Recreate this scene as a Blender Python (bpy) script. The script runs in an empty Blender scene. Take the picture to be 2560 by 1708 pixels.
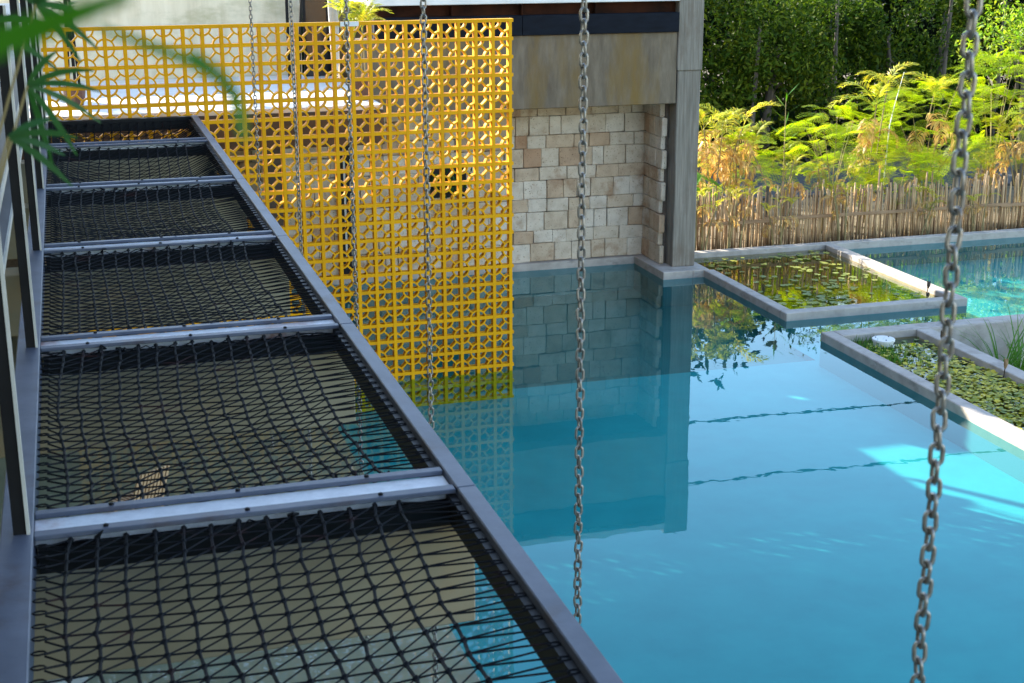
import bpy, bmesh, math, random
import numpy as np
from mathutils import Vector, Matrix, Euler

random.seed(7)
rng = np.random.default_rng(11)
S = bpy.context.scene
COL = S.collection
R = math.radians

# ------------------------------------------------------------------ camera, world, sun, exposure
cam_d = bpy.data.cameras.new('camera')
cam = bpy.data.objects.new('camera', cam_d)
COL.objects.link(cam)
r_ = Vector((0.9572237, -0.2893411, -0.0021147))
u_ = Vector((0.0816337, 0.2630417, 0.9613246))
f_ = Vector((0.2775945, 0.9203754, -0.2754097))
cam.matrix_world = Matrix(((r_.x, u_.x, -f_.x, -4.7772), (r_.y, u_.y, -f_.y, -15.8154), (r_.z, u_.z, -f_.z, 5.0896), (0, 0, 0, 1)))
cam_d.sensor_width = 36
cam_d.lens = 51.1
cam_d.clip_start = 0.05
cam_d.clip_end = 800
cam_d.dof.use_dof = True
cam_d.dof.focus_distance = 15.0
cam_d.dof.aperture_fstop = 7.5
S.camera = cam

SUN = Vector((-0.68, 1.0, 0.54)).normalized()
world = bpy.data.worlds.new('World')
S.world = world
world.use_nodes = True
wn = world.node_tree
bg = wn.nodes['Background']
sky = wn.nodes.new('ShaderNodeTexSky')
sky.sky_type = 'NISHITA'
sky.sun_disc = False
sky.sun_elevation = math.asin(SUN.z)
sky.sun_rotation = math.atan2(SUN.x, SUN.y)
sky.air_density = 1.0
sky.dust_density = 0.4
sky.ozone_density = 0.6
wn.links.new(sky.outputs[0], bg.inputs[0])
bg.inputs[1].default_value = 0.15

sun_d = bpy.data.lights.new('sun', 'SUN')
sun_d.energy = 5.0
sun_d.angle = R(0.5)
sun_d.color = (1.0, 0.92, 0.78)
sun = bpy.data.objects.new('sun', sun_d)
sun.rotation_euler = SUN.to_track_quat('Z', 'Y').to_euler()
sun.location = (-20, 30, 20)
COL.objects.link(sun)

S.view_settings.view_transform = 'Standard'
S.view_settings.look = 'None'
S.view_settings.gamma = 1
S.view_settings.use_curve_mapping = False
S.view_settings.exposure = 2.15
S.render.engine = 'CYCLES'
S.cycles.max_bounces = 10
S.cycles.transparent_max_bounces = 16
S.cycles.caustics_reflective = False
S.cycles.caustics_refractive = False

# ------------------------------------------------------------------ materials
def newmat(name):
    m = bpy.data.materials.new(name)
    m.use_nodes = True
    nt = m.node_tree
    for n in list(nt.nodes):
        nt.nodes.remove(n)
    out = nt.nodes.new('ShaderNodeOutputMaterial')
    return m, nt, out

def N(nt, t, **kw):
    n = nt.nodes.new(t)
    for k, v in kw.items():
        if k.startswith('i_'):
            n.inputs[k[2:].replace('_', ' ')].default_value = v
        else:
            setattr(n, k, v)
    return n

def ramp(nt, fac, stops):
    r = nt.nodes.new('ShaderNodeValToRGB')
    e = r.color_ramp.elements
    while len(e) > 1:
        e.remove(e[-1])
    e[0].position = stops[0][0]
    e[0].color = (*stops[0][1], 1)
    for p, c in stops[1:]:
        x = e.new(p)
        x.color = (*c, 1)
    nt.links.new(fac, r.inputs[0])
    return r.outputs[0]

def coords(nt, scale=(1, 1, 1), world_space=False):
    if world_space:
        g = nt.nodes.new('ShaderNodeNewGeometry')
        o = g.outputs['Position']
    else:
        g = nt.nodes.new('ShaderNodeTexCoord')
        o = g.outputs['Object']
    mp = nt.nodes.new('ShaderNodeMapping')
    mp.inputs['Scale'].default_value = scale
    nt.links.new(o, mp.inputs[0])
    return mp.outputs[0]

def noise(nt, vec, scale, detail=5, rough=0.6):
    n = N(nt, 'ShaderNodeTexNoise')
    n.inputs['Scale'].default_value = scale
    n.inputs['Detail'].default_value = detail
    n.inputs['Roughness'].default_value = rough
    nt.links.new(vec, n.inputs['Vector'])
    return n.outputs[0]

def mixc(nt, fac, a, b, mode='MIX'):
    m = nt.nodes.new('ShaderNodeMix')
    m.data_type = 'RGBA'
    m.blend_type = mode
    for sock, v in ((m.inputs[0], fac), (m.inputs[6], a), (m.inputs[7], b)):
        if isinstance(v, (int, float)):
            sock.default_value = v
        elif isinstance(v, tuple):
            sock.default_value = (*v, 1)
        else:
            nt.links.new(v, sock)
    return m.outputs[2]

def surf(name, stops, scale=4, stretch=(1, 1, 1), rough=0.7, metallic=0.0, bump=0.0, bscale=40, spec=0.5,
         blotch=None, ws=True, rnd=None, detail=6, pits=None):
    m, nt, out = newmat(name)
    b = nt.nodes.new('ShaderNodeBsdfPrincipled')
    v = coords(nt, stretch, ws)
    f = noise(nt, v, scale, detail)
    c = ramp(nt, f, stops)
    if blotch:                                   # (colour, scale, lo, hi, stretch)
        v2 = coords(nt, blotch[4], ws)
        f2 = noise(nt, v2, blotch[1], 7, 0.65)
        k = ramp(nt, f2, [(blotch[2], (0, 0, 0)), (blotch[3], (1, 1, 1))])
        c = mixc(nt, k, c, blotch[0])
    if pits:                                     # (scale, lo, hi, colour)
        k2 = ramp(nt, noise(nt, coords(nt, (1, 1, 1), ws), pits[0], 3, 0.7), [(pits[1], (1, 1, 1)), (pits[2], (0, 0, 0))])
        c = mixc(nt, k2, c, pits[3])
    if rnd:
        oi = nt.nodes.new('ShaderNodeObjectInfo')
        c2 = ramp(nt, oi.outputs['Random'], rnd)
        c = mixc(nt, 1.0, c, c2, 'MULTIPLY')
    nt.links.new(c, b.inputs['Base Color'])
    b.inputs['Roughness'].default_value = rough
    b.inputs['Metallic'].default_value = metallic
    b.inputs['Specular IOR Level'].default_value = spec
    if bump:
        bp = nt.nodes.new('ShaderNodeBump')
        bp.inputs['Strength'].default_value = bump
        bp.inputs['Distance'].default_value = 0.01
        f3 = noise(nt, coords(nt, stretch, ws), bscale, 8, 0.7)
        nt.links.new(f3, bp.inputs['Height'])
        nt.links.new(bp.outputs[0], b.inputs['Normal'])
    nt.links.new(b.outputs[0], out.inputs[0])
    return m

def leafmat(name, stops, trans, tmix=0.5, rough=0.45, patch=1.5, spec=0.35):
    m, nt, out = newmat(name)
    g = nt.nodes.new('ShaderNodeNewGeometry')
    nz = noise(nt, coords(nt, (1, 1, 1), True), patch, 2)
    a = N(nt, 'ShaderNodeMath', operation='MULTIPLY_ADD')
    nt.links.new(g.outputs['Random Per Island'], a.inputs[0])
    a.inputs[1].default_value = 0.75
    mm = N(nt, 'ShaderNodeMath', operation='MULTIPLY_ADD')
    nt.links.new(nz, mm.inputs[0])
    mm.inputs[1].default_value = 0.9
    mm.inputs[2].default_value = -0.32
    nt.links.new(mm.outputs[0], a.inputs[2])
    c = ramp(nt, a.outputs[0], stops)
    d = nt.nodes.new('ShaderNodeBsdfPrincipled')
    d.inputs['Roughness'].default_value = rough
    d.inputs['Specular IOR Level'].default_value = spec
    nt.links.new(c, d.inputs['Base Color'])
    t = nt.nodes.new('ShaderNodeBsdfTranslucent')
    c2 = mixc(nt, 1.0, c, trans, 'MULTIPLY')
    nt.links.new(c2, t.inputs[0])
    mx = nt.nodes.new('ShaderNodeMixShader')
    mx.inputs[0].default_value = tmix
    nt.links.new(d.outputs[0], mx.inputs[1])
    nt.links.new(t.outputs[0], mx.inputs[2])
    nt.links.new(mx.outputs[0], out.inputs[0])
    return m

def watermat(name, tint, bump=0.018, scale=1.7, gtint=(0.74, 0.95, 1.0)):
    m, nt, out = newmat(name)
    fr = N(nt, 'ShaderNodeLayerWeight')
    fr.inputs[0].default_value = 0.5
    pw = N(nt, 'ShaderNodeMath', operation='POWER')
    nt.links.new(fr.outputs['Facing'], pw.inputs[0])
    pw.inputs[1].default_value = 5.5
    sc = N(nt, 'ShaderNodeMath', operation='MULTIPLY_ADD')
    nt.links.new(pw.outputs[0], sc.inputs[0])
    sc.inputs[1].default_value = 1.35
    sc.inputs[2].default_value = 0.004
    bp = nt.nodes.new('ShaderNodeBump')
    bp.inputs['Strength'].default_value = bump
    bp.inputs['Distance'].default_value = 0.05
    f1 = noise(nt, coords(nt, (1.0, 1.0, 1), True), scale, 3, 0.5)
    f2 = noise(nt, coords(nt, (1.0, 1.6, 1), True), scale * 5, 2, 0.5)
    ad = N(nt, 'ShaderNodeMath', operation='MULTIPLY_ADD')
    nt.links.new(f2, ad.inputs[0])
    ad.inputs[1].default_value = 0.035
    nt.links.new(f1, ad.inputs[2])
    nt.links.new(ad.outputs[0], bp.inputs['Height'])
    tr = nt.nodes.new('ShaderNodeBsdfTransparent')
    tr.inputs[0].default_value = (*tint, 1)
    gl = nt.nodes.new('ShaderNodeBsdfGlossy')
    gl.inputs['Roughness'].default_value = 0.0
    gl.inputs['Color'].default_value = (*gtint, 1)
    nt.links.new(bp.outputs[0], gl.inputs['Normal'])
    nt.links.new(bp.outputs[0], fr.inputs['Normal'])
    mx = nt.nodes.new('ShaderNodeMixShader')
    nt.links.new(sc.outputs[0], mx.inputs[0])
    nt.links.new(tr.outputs[0], mx.inputs[1])
    nt.links.new(gl.outputs[0], mx.inputs[2])
    nt.links.new(mx.outputs[0], out.inputs[0])
    return m

def ringmat(name, base, edge):
    return surf(name, [(0.3, base), (0.7, edge)], scale=9)

MT = {}
MT['water'] = watermat('pool_water', (0.60, 0.87, 0.88))
MT['pondwater'] = watermat('pond_water', (0.62, 0.58, 0.30), 0.03, 3, (1.0, 1.0, 0.95))
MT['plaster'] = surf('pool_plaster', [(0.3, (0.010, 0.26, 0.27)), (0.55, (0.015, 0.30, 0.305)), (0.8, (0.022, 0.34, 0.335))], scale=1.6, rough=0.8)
MT['mud'] = surf('pond_mud', [(0.3, (0.02, 0.018, 0.006)), (0.7, (0.07, 0.06, 0.015))], scale=3)
MT['ledge'] = surf('lower_deck_concrete', [(0.3, (0.24, 0.22, 0.17)), (0.7, (0.34, 0.315, 0.25))], scale=2, rough=0.6)
MT['coping'] = surf('coping_concrete', [(0.25, (0.28, 0.245, 0.21)), (0.5, (0.38, 0.335, 0.29)), (0.75, (0.45, 0.40, 0.35))], scale=5,
                    rough=0.8, bump=0.3, bscale=60, blotch=((0.20, 0.18, 0.16), 2.3, 0.56, 0.72, (1, 1, 2)))
MT['concrete'] = surf('weathered_concrete', [(0.25, (0.10, 0.075, 0.048)), (0.5, (0.145, 0.112, 0.074)), (0.75, (0.205, 0.162, 0.112))], scale=3.2,
                      stretch=(3, 3, 0.7), rough=0.85, bump=0.35, bscale=30, blotch=((0.165, 0.10, 0.022), 1.1, 0.45, 0.66, (1.6, 1.6, 0.35)))
MT['column'] = surf('column_concrete', [(0.25, (0.115, 0.098, 0.075)), (0.5, (0.19, 0.168, 0.135)), (0.8, (0.31, 0.275, 0.225))], scale=6,
                    stretch=(6, 6, 0.25), rough=0.85, bump=0.6, bscale=7, blotch=((0.13, 0.095, 0.065), 2, 0.52, 0.72, (1, 1, 0.5)))
MT['beige'] = surf('beige_stained_wall', [(0.25, (0.50, 0.43, 0.29)), (0.5, (0.66, 0.58, 0.42)), (0.75, (0.76, 0.68, 0.52))], scale=1.6,
                   stretch=(3, 3, 0.5), rough=0.9, bump=0.1, blotch=((0.38, 0.35, 0.21), 1.2, 0.52, 0.72, (0.8, 0.8, 1.6)))
MT['white'] = surf('white_paint', [(0.3, (0.62, 0.62, 0.60)), (0.7, (0.74, 0.74, 0.72))], scale=3, rough=0.6)
MT['terrace'] = surf('terrace_floor', [(0.3, (0.66, 0.62, 0.56)), (0.7, (0.76, 0.73, 0.68))], scale=3, rough=0.6)
MT['tan'] = surf('tan_beam_render', [(0.3, (0.20, 0.175, 0.115)), (0.7, (0.27, 0.24, 0.165))], scale=2.5, rough=0.9,
                 blotch=((0.30, 0.22, 0.12), 1.2, 0.56, 0.75, (1, 1, 1)))
MT['brown'] = surf('dark_brown_steel', [(0.3, (0.045, 0.030, 0.020)), (0.7, (0.085, 0.055, 0.035))], scale=4, stretch=(1, 1, 3), rough=0.6)
MT['bluesteel'] = surf('blue_black_steel', [(0.3, (0.003, 0.0045, 0.008)), (0.7, (0.007, 0.010, 0.017))], scale=4, stretch=(1, 1, 4), rough=0.7, spec=0.12)
MT['rust'] = surf('rusty_recess', [(0.3, (0.012, 0.006, 0.004)), (0.7, (0.05, 0.016, 0.007))], scale=3, rough=0.9, spec=0.1)
MT['black'] = surf('black_painted_steel', [(0.3, (0.003, 0.003, 0.004)), (0.7, (0.008, 0.008, 0.009))], scale=8, rough=0.55, spec=0.2)
MT['frame'] = surf('grey_painted_steel', [(0.3, (0.055, 0.065, 0.095)), (0.7, (0.10, 0.11, 0.15))], scale=5, rough=0.5, spec=0.3, bump=0.1,
                   blotch=((0.055, 0.032, 0.028), 2.2, 0.56, 0.74, (1, 1, 1)))
MT['web'] = surf('pale_primer_steel', [(0.3, (0.60, 0.60, 0.62)), (0.7, (0.74, 0.74, 0.76))], scale=25, rough=0.55, bump=0.25, bscale=120,
                 blotch=((0.34, 0.17, 0.13), 1.7, 0.53, 0.68, (1, 1, 1)))
MT['edge'] = surf('bare_metal_edge', [(0.3, (0.38, 0.37, 0.33)), (0.7, (0.52, 0.50, 0.45))], scale=8, rough=0.45)
MT['greyboard'] = surf('grey_rail_board', [(0.3, (0.06, 0.065, 0.075)), (0.7, (0.10, 0.105, 0.12))], scale=4, stretch=(4, 0.6, 4), rough=0.5)
MT['cord'] = surf('black_net_cord', [(0.3, (0.002, 0.0022, 0.003)), (0.60, (0.005, 0.0055, 0.008)), (0.72, (0.024, 0.006, 0.005))], scale=5, rough=0.7, spec=0.15, bump=0.3, bscale=300)
MT['chain'] = surf('weathered_chain_steel', [(0.3, (0.14, 0.125, 0.11)), (0.55, (0.28, 0.265, 0.245)), (0.75, (0.20, 0.13, 0.085))], scale=30,
                   rough=0.38, metallic=0.75, ws=True)
MT['yellow'] = surf('yellow_enamel', [(0.3, (0.70, 0.315, 0.001)), (0.7, (0.78, 0.365, 0.002))], scale=4, rough=0.6, spec=0.15,
                    blotch=((0.60, 0.26, 0.004), 1.5, 0.55, 0.8, (3, 3, 0.5)),
                    rnd=[(0, (0.92, 0.90, 0.9)), (1, (1.04, 1.04, 1.0))])
MT['mortar'] = surf('dark_joint_mortar', [(0.3, (0.07, 0.055, 0.04)), (0.7, (0.13, 0.10, 0.08))], scale=20, rough=0.95)
MT['stone'] = surf('limestone', [(0.28, (0.46, 0.39, 0.31)), (0.5, (0.60, 0.53, 0.44)), (0.75, (0.70, 0.64, 0.55))], scale=5, rough=0.9, bump=0.9, bscale=35, pits=(38, 0.30, 0.40, (0.16, 0.10, 0.06)),
                   blotch=((0.30, 0.165, 0.08), 2.0, 0.55, 0.72, (1, 1, 1)),
                   rnd=[(0, (0.98, 0.96, 0.93)), (0.45, (0.88, 0.83, 0.76)), (0.75, (0.82, 0.73, 0.62)), (0.93, (0.76, 0.62, 0.49)), (1, (0.62, 0.42, 0.29))])
MT['stick'] = surf('fence_stick_wood', [(0.3, (0.40, 0.26, 0.14)), (0.6, (0.56, 0.39, 0.22)), (0.8, (0.66, 0.50, 0.31))], scale=10, stretch=(3, 3, 0.6), rough=0.85,
                   rnd=[(0, (1.15, 1.1, 1.02)), (0.5, (0.85, 0.78, 0.72)), (1, (0.42, 0.34, 0.29))])
MT['rail'] = surf('fence_rail_wood', [(0.3, (0.24, 0.14, 0.07)), (0.7, (0.36, 0.22, 0.12))], scale=6, stretch=(0.6, 3, 3), rough=0.85)
MT['bark'] = surf('tree_bark', [(0.3, (0.05, 0.04, 0.03)), (0.7, (0.14, 0.115, 0.09))], scale=8, stretch=(2, 2, 0.5), rough=0.95, bump=0.5)
MT['stem'] = surf('palm_stem', [(0.3, (0.16, 0.12, 0.05)), (0.7, (0.32, 0.25, 0.10))], scale=8, stretch=(2, 2, 0.5), rough=0.8)
MT['soil'] = surf('garden_soil', [(0.3, (0.07, 0.055, 0.035)), (0.7, (0.17, 0.13, 0.08))], scale=4, rough=0.95, bump=0.4)
MT['asphalt'] = surf('road_asphalt', [(0.3, (0.045, 0.045, 0.048)), (0.7, (0.07, 0.07, 0.073))], scale=12, rough=0.9, bump=0.2)
MT['pot'] = surf('brown_clay_pot', [(0.3, (0.07, 0.03, 0.018)), (0.7, (0.12, 0.05, 0.03))], scale=6, rough=0.6)
MT['wood'] = surf('pale_slat_wood', [(0.3, (0.42, 0.27, 0.15)), (0.7, (0.58, 0.40, 0.25))], scale=6, stretch=(4, 4, 0.6), rough=0.6)
MT['cloth'] = surf('white_net_cloth', [(0.3, (0.36, 0.35, 0.33)), (0.7, (0.46, 0.44, 0.42))], scale=30, rough=0.9)
MT['pod'] = surf('dry_pod', [(0.3, (0.02, 0.014, 0.01)), (0.7, (0.06, 0.04, 0.025))], scale=40, rough=0.8)
MT['podtan'] = surf('tan_dry_pod', [(0.3, (0.17, 0.10, 0.05)), (0.7, (0.32, 0.20, 0.10))], scale=40, rough=0.8)
MT['red'] = surf('red_petals', [(0.3, (0.55, 0.06, 0.05)), (0.7, (0.70, 0.14, 0.12))], scale=20, rough=0.7)
MT['cable'] = surf('cable_rubber', [(0.3, (0.01, 0.01, 0.01)), (0.7, (0.02, 0.02, 0.02))], scale=5)
MT['glass'] = surf('dark_door_pane', [(0.3, (0.012, 0.014, 0.016)), (0.7, (0.03, 0.034, 0.036))], scale=2, rough=0.15)

MT['palm'] = leafmat('sunny_palm_leaf', [(0.05, (0.20, 0.30, 0.03)), (0.35, (0.42, 0.45, 0.03)), (0.66, (0.60, 0.56, 0.04)), (0.92, (0.66, 0.48, 0.06)), (1, (0.60, 0.36, 0.08))], (1.0, 0.95, 0.5), 0.55)
MT['dry'] = leafmat('dry_palm_leaf', [(0.1, (0.66, 0.52, 0.22)), (0.5, (0.62, 0.40, 0.12)), (0.9, (0.46, 0.24, 0.08))], (1.0, 0.9, 0.6), 0.5)
MT['feather'] = leafmat('feathery_leaf', [(0.1, (0.22, 0.40, 0.012)), (0.5, (0.42, 0.56, 0.015)), (0.9, (0.62, 0.60, 0.03))], (1.0, 1.0, 0.3), 0.62)
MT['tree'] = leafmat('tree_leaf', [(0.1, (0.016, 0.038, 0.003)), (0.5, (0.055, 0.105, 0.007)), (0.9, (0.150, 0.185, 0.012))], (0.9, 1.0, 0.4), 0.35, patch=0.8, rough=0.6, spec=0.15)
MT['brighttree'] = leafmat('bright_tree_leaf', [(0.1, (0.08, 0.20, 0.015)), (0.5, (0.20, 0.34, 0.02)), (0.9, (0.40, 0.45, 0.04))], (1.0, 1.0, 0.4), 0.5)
MT['woods'] = leafmat('shade_darkened_leaf', [(0.1, (0.002, 0.006, 0.002)), (0.5, (0.005, 0.012, 0.002)), (0.9, (0.012, 0.024, 0.004))], (0.9, 1.0, 0.4), 0.2, patch=0.5, rough=0.7, spec=0.1)  # leaf colour darkened to paint in the deep shade behind the crowns
MT['grass'] = leafmat('grass_blade', [(0.1, (0.03, 0.12, 0.01)), (0.6, (0.08, 0.22, 0.02)), (1, (0.20, 0.30, 0.04))], (0.9, 1.0, 0.4), 0.45)
MT['houseleaf'] = leafmat('house_palm_leaf', [(0.1, (0.010, 0.060, 0.020)), (0.6, (0.025, 0.10, 0.022)), (1, (0.09, 0.14, 0.012))], (0.8, 1.0, 0.3), 0.4)
MT['pad'] = leafmat('lily_pad_leaf', [(0.1, (0.08, 0.14, 0.025)), (0.5, (0.18, 0.22, 0.05)), (0.9, (0.42, 0.38, 0.04))], (0.9, 1.0, 0.4), 0.2)
MT['padyellow'] = leafmat('yellowing_pad_leaf', [(0.1, (0.12, 0.18, 0.015)), (0.5, (0.38, 0.35, 0.018)), (0.9, (0.60, 0.48, 0.025))], (0.9, 1.0, 0.4), 0.2)

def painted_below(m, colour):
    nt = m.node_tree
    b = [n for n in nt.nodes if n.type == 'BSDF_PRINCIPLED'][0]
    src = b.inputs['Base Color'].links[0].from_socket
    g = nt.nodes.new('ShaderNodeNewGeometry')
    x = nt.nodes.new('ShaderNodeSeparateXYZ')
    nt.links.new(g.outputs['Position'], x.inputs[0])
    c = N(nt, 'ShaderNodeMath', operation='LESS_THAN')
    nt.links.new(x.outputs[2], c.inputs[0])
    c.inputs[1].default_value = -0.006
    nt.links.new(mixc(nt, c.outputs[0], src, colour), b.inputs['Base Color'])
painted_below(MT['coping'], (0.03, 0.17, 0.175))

# ------------------------------------------------------------------ mesh builders
class MB:
    def __init__(s):
        s.v, s.f, s.n = [], [], 0
    def add(s, V, F):
        V = np.asarray(V, float)
        s.v.append(V)
        o = s.n
        s.f.extend([tuple(i + o for i in q) for q in F])
        s.n += len(V)
        return s
    def box(s, x0, x1, y0, y1, z0, z1, b=0.0):
        if b <= 0:
            V = [(x, y, z) for z in (z0, z1) for y in (y0, y1) for x in (x0, x1)]
            F = [(0, 2, 3, 1), (4, 5, 7, 6), (0, 1, 5, 4), (2, 6, 7, 3), (0, 4, 6, 2), (1, 3, 7, 5)]
            return s.add(V, F)
        c = np.array(((x0 + x1) / 2, (y0 + y1) / 2, (z0 + z1) / 2))
        h = np.array(((x1 - x0) / 2, (y1 - y0) / 2, (z1 - z0) / 2))
        b = min(b, h.min() * 0.6)
        V, idx = [], {}
        for sx in (-1, 1):
            for sy in (-1, 1):
                for sz in (-1, 1):
                    sg = np.array((sx, sy, sz))
                    for a in range(3):
                        p = sg * (h - b)
                        p[a] = sg[a] * h[a]
                        idx[(sx, sy, sz, a)] = len(V)
                        V.append(c + p)
        F = []
        for a in range(3):
            o = [i for i in range(3) if i != a]
            for sg in (-1, 1):
                q = []
                for s1, s2 in ((-1, -1), (1, -1), (1, 1), (-1, 1)):
                    k = [0, 0, 0]; k[a] = sg; k[o[0]] = s1; k[o[1]] = s2
                    q.append(idx[(*k, a)])
                F.append(tuple(q))
        for a in range(3):                        # edges parallel to axis a
            o = [i for i in range(3) if i != a]
            for s1 in (-1, 1):
                for s2 in (-1, 1):
                    k0 = [0, 0, 0]; k0[a] = -1; k0[o[0]] = s1; k0[o[1]] = s2
                    k1 = list(k0); k1[a] = 1
                    F.append((idx[(*k0, o[0])], idx[(*k1, o[0])], idx[(*k1, o[1])], idx[(*k0, o[1])]))
        for sx in (-1, 1):
            for sy in (-1, 1):
                for sz in (-1, 1):
                    F.append(tuple(idx[(sx, sy, sz, a)] for a in range(3)))
        return s.add(V, F)
    def tube(s, pts, rad, k=6, cap=True):
        P = np.asarray(pts, float)
        n = len(P)
        rad = np.full(n, rad) if np.isscalar(rad) else np.asarray(rad, float)
        T = np.gradient(P, axis=0)
        T /= np.linalg.norm(T, axis=1)[:, None] + 1e-12
        ref = np.array((0, 0, 1.0)) if abs(T[:, 2]).mean() < 0.8 else np.array((1.0, 0, 0))
        A = np.cross(T, ref)
        A /= np.linalg.norm(A, axis=1)[:, None] + 1e-12
        B = np.cross(T, A)
        th = np.arange(k) * 2 * math.pi / k
        V = (P[:, None, :] + rad[:, None, None] * (np.cos(th)[None, :, None] * A[:, None, :] + np.sin(th)[None, :, None] * B[:, None, :])).reshape(-1, 3)
        F = [(i * k + j, i * k + (j + 1) % k, (i + 1) * k + (j + 1) % k, (i + 1) * k + j) for i in range(n - 1) for j in range(k)]
        if cap:
            F.append(tuple(range(k - 1, -1, -1)))
            F.append(tuple((n - 1) * k + j for j in range(k)))
        return s.add(V, F)
    def lathe(s, prof, k=20, c=(0, 0, 0)):
        V = [(c[0] + r * math.cos(2 * math.pi * j / k), c[1] + r * math.sin(2 * math.pi * j / k), c[2] + z) for r, z in prof for j in range(k)]
        n = len(prof)
        F = [(i * k + j, i * k + (j + 1) % k, (i + 1) * k + (j + 1) % k, (i + 1) * k + j) for i in range(n - 1) for j in range(k)]
        F.append(tuple((n - 1) * k + j for j in range(k)))
        F.append(tuple(range(k - 1, -1, -1)))
        return s.add(V, F)
    def mesh(s, name, mat, smooth=False):
        me = bpy.data.meshes.new(name)
        V = np.concatenate(s.v) if s.v else np.zeros((0, 3))
        me.from_pydata(V.tolist(), [], s.f)
        me.materials.append(mat)
        if smooth:
            me.polygons.foreach_set('use_smooth', [True] * len(me.polygons))
        me.update()
        return me
    def build(s, name, mat, parent=None, loc=None, smooth=False):
        return put(name, s.mesh(name, mat, smooth), parent, loc)

def put(name, me, parent=None, loc=None, rot=None, sc=None):
    o = bpy.data.objects.new(name, me)
    COL.objects.link(o)
    if parent is not None:
        o.parent = parent
    if loc is not None:
        o.location = loc
    if rot is not None:
        o.rotation_euler = rot
    if sc is not None:
        o.scale = sc if hasattr(sc, '__len__') else (sc, sc, sc)
    return o

def tag(o, label=None, cat=None, group=None, kind=None):
    if label: o['label'] = label
    if cat: o['category'] = cat
    if group: o['group'] = group
    if kind: o['kind'] = kind
    return o

def thing(name, label, cat, loc=(0, 0, 0), group=None, rz=0):
    o = bpy.data.objects.new(name, None)
    COL.objects.link(o)
    o.empty_display_size = 0.2
    o.location = loc
    o.rotation_euler = (0, 0, rz)
    return tag(o, label, cat, group)

def xf(V, M):
    M = np.array(M)
    return np.asarray(V) @ M[:3, :3].T + M[:3, 3]

# ------------------------------------------------------------------ setting: ground, water, road
def sheet(name, rects, z, mat, kind='structure'):
    m = MB()
    for x0, x1, y0, y1 in rects:
        m.add([(x0, y0, z), (x1, y0, z), (x1, y1, z), (x0, y1, z)], [(0, 1, 2, 3)])
    o = m.build(name, mat)
    o['kind'] = kind
    return o

sheet('ground', [(-300, 300, -300, 400)], -0.62, MT['soil'])
POOL = [(-2.34, 4.2, -24, 4.95), (4.2, 14, -0.15, 4.85)]
sheet('pool_floor', [(-2.34, 4.2, -24, 0.32), (4.2, 14, -0.15, 4.85)], -0.34, MT['plaster'])
MT['deep'] = surf('depth_darkened_plaster', [(0.3, (0.008, 0.11, 0.105)), (0.7, (0.014, 0.145, 0.135))], scale=1.6, rough=0.8)  # plaster colour darkened in place of the light lost in deeper water
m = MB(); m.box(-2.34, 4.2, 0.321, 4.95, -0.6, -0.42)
o = m.build('darkened_deep_floor', MT['deep']); o['kind'] = 'structure'
sheet('pool_water', POOL, 0.0, MT['water'])
MT['film'] = watermat('water_film', (0.80, 0.88, 0.80), 0.05, 2.5, (1.0, 1.0, 1.0))
sheet('water_film', [(-6.0, -2.34, -24, 4.9)], 0.0, MT['film'])
m = MB(); m.box(-300, 300, 5.03, 9.4, -0.5, -0.05); o = m.build('garden_bed', MT['soil']); o['kind'] = 'structure'
m = MB(); m.box(-300, 300, 9.4, 12.6, -0.5, 0.0); o = m.build('road', MT['asphalt']); o['kind'] = 'structure'
m = MB(); m.box(-300, 300, 12.6, 400, -0.5, 0.04); o = m.build('wood_floor', MT['soil']); o['kind'] = 'structure'
m = MB(); m.box(-6.0, -2.34, -24, 4.9, -0.5, -0.04); o = m.build('lower_deck', MT['ledge']); o['kind'] = 'structure'

# ------------------------------------------------------------------ pool copings and ponds
cop = thing('pool_coping', 'grey concrete coping along the foot of the stone wall', 'coping', (0, 4.9, 0))
cop['kind'] = 'structure'
def at(o, m, name, mat, smooth=False):
    """part whose mesh is given in world coordinates"""
    p = m.build(name, mat, o, None, smooth)
    p.location = -Vector(o.location)
    return p
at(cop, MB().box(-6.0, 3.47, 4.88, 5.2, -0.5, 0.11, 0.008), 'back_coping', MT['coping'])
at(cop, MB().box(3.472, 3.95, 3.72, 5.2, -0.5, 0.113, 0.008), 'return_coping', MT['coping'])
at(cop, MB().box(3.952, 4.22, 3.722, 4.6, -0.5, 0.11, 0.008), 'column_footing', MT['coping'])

pond = thing('lily_pond', 'square concrete lily pond beside the column, fence behind it', 'pond', (5.5, 2.9, 0))
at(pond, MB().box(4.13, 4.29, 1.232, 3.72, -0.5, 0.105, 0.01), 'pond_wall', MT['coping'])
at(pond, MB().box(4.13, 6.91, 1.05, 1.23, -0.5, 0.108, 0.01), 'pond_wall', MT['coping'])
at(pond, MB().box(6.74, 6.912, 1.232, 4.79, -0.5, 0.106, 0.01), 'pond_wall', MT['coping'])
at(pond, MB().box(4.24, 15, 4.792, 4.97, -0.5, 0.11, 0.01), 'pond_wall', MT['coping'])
sheet('pond_bed', [(4.29, 6.74, 1.23, 4.79)], -0.2, MT['mud'])
sheet('pond_water', [(4.29, 6.74, 1.23, 4.79)], 0.03, MT['pondwater'])

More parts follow.
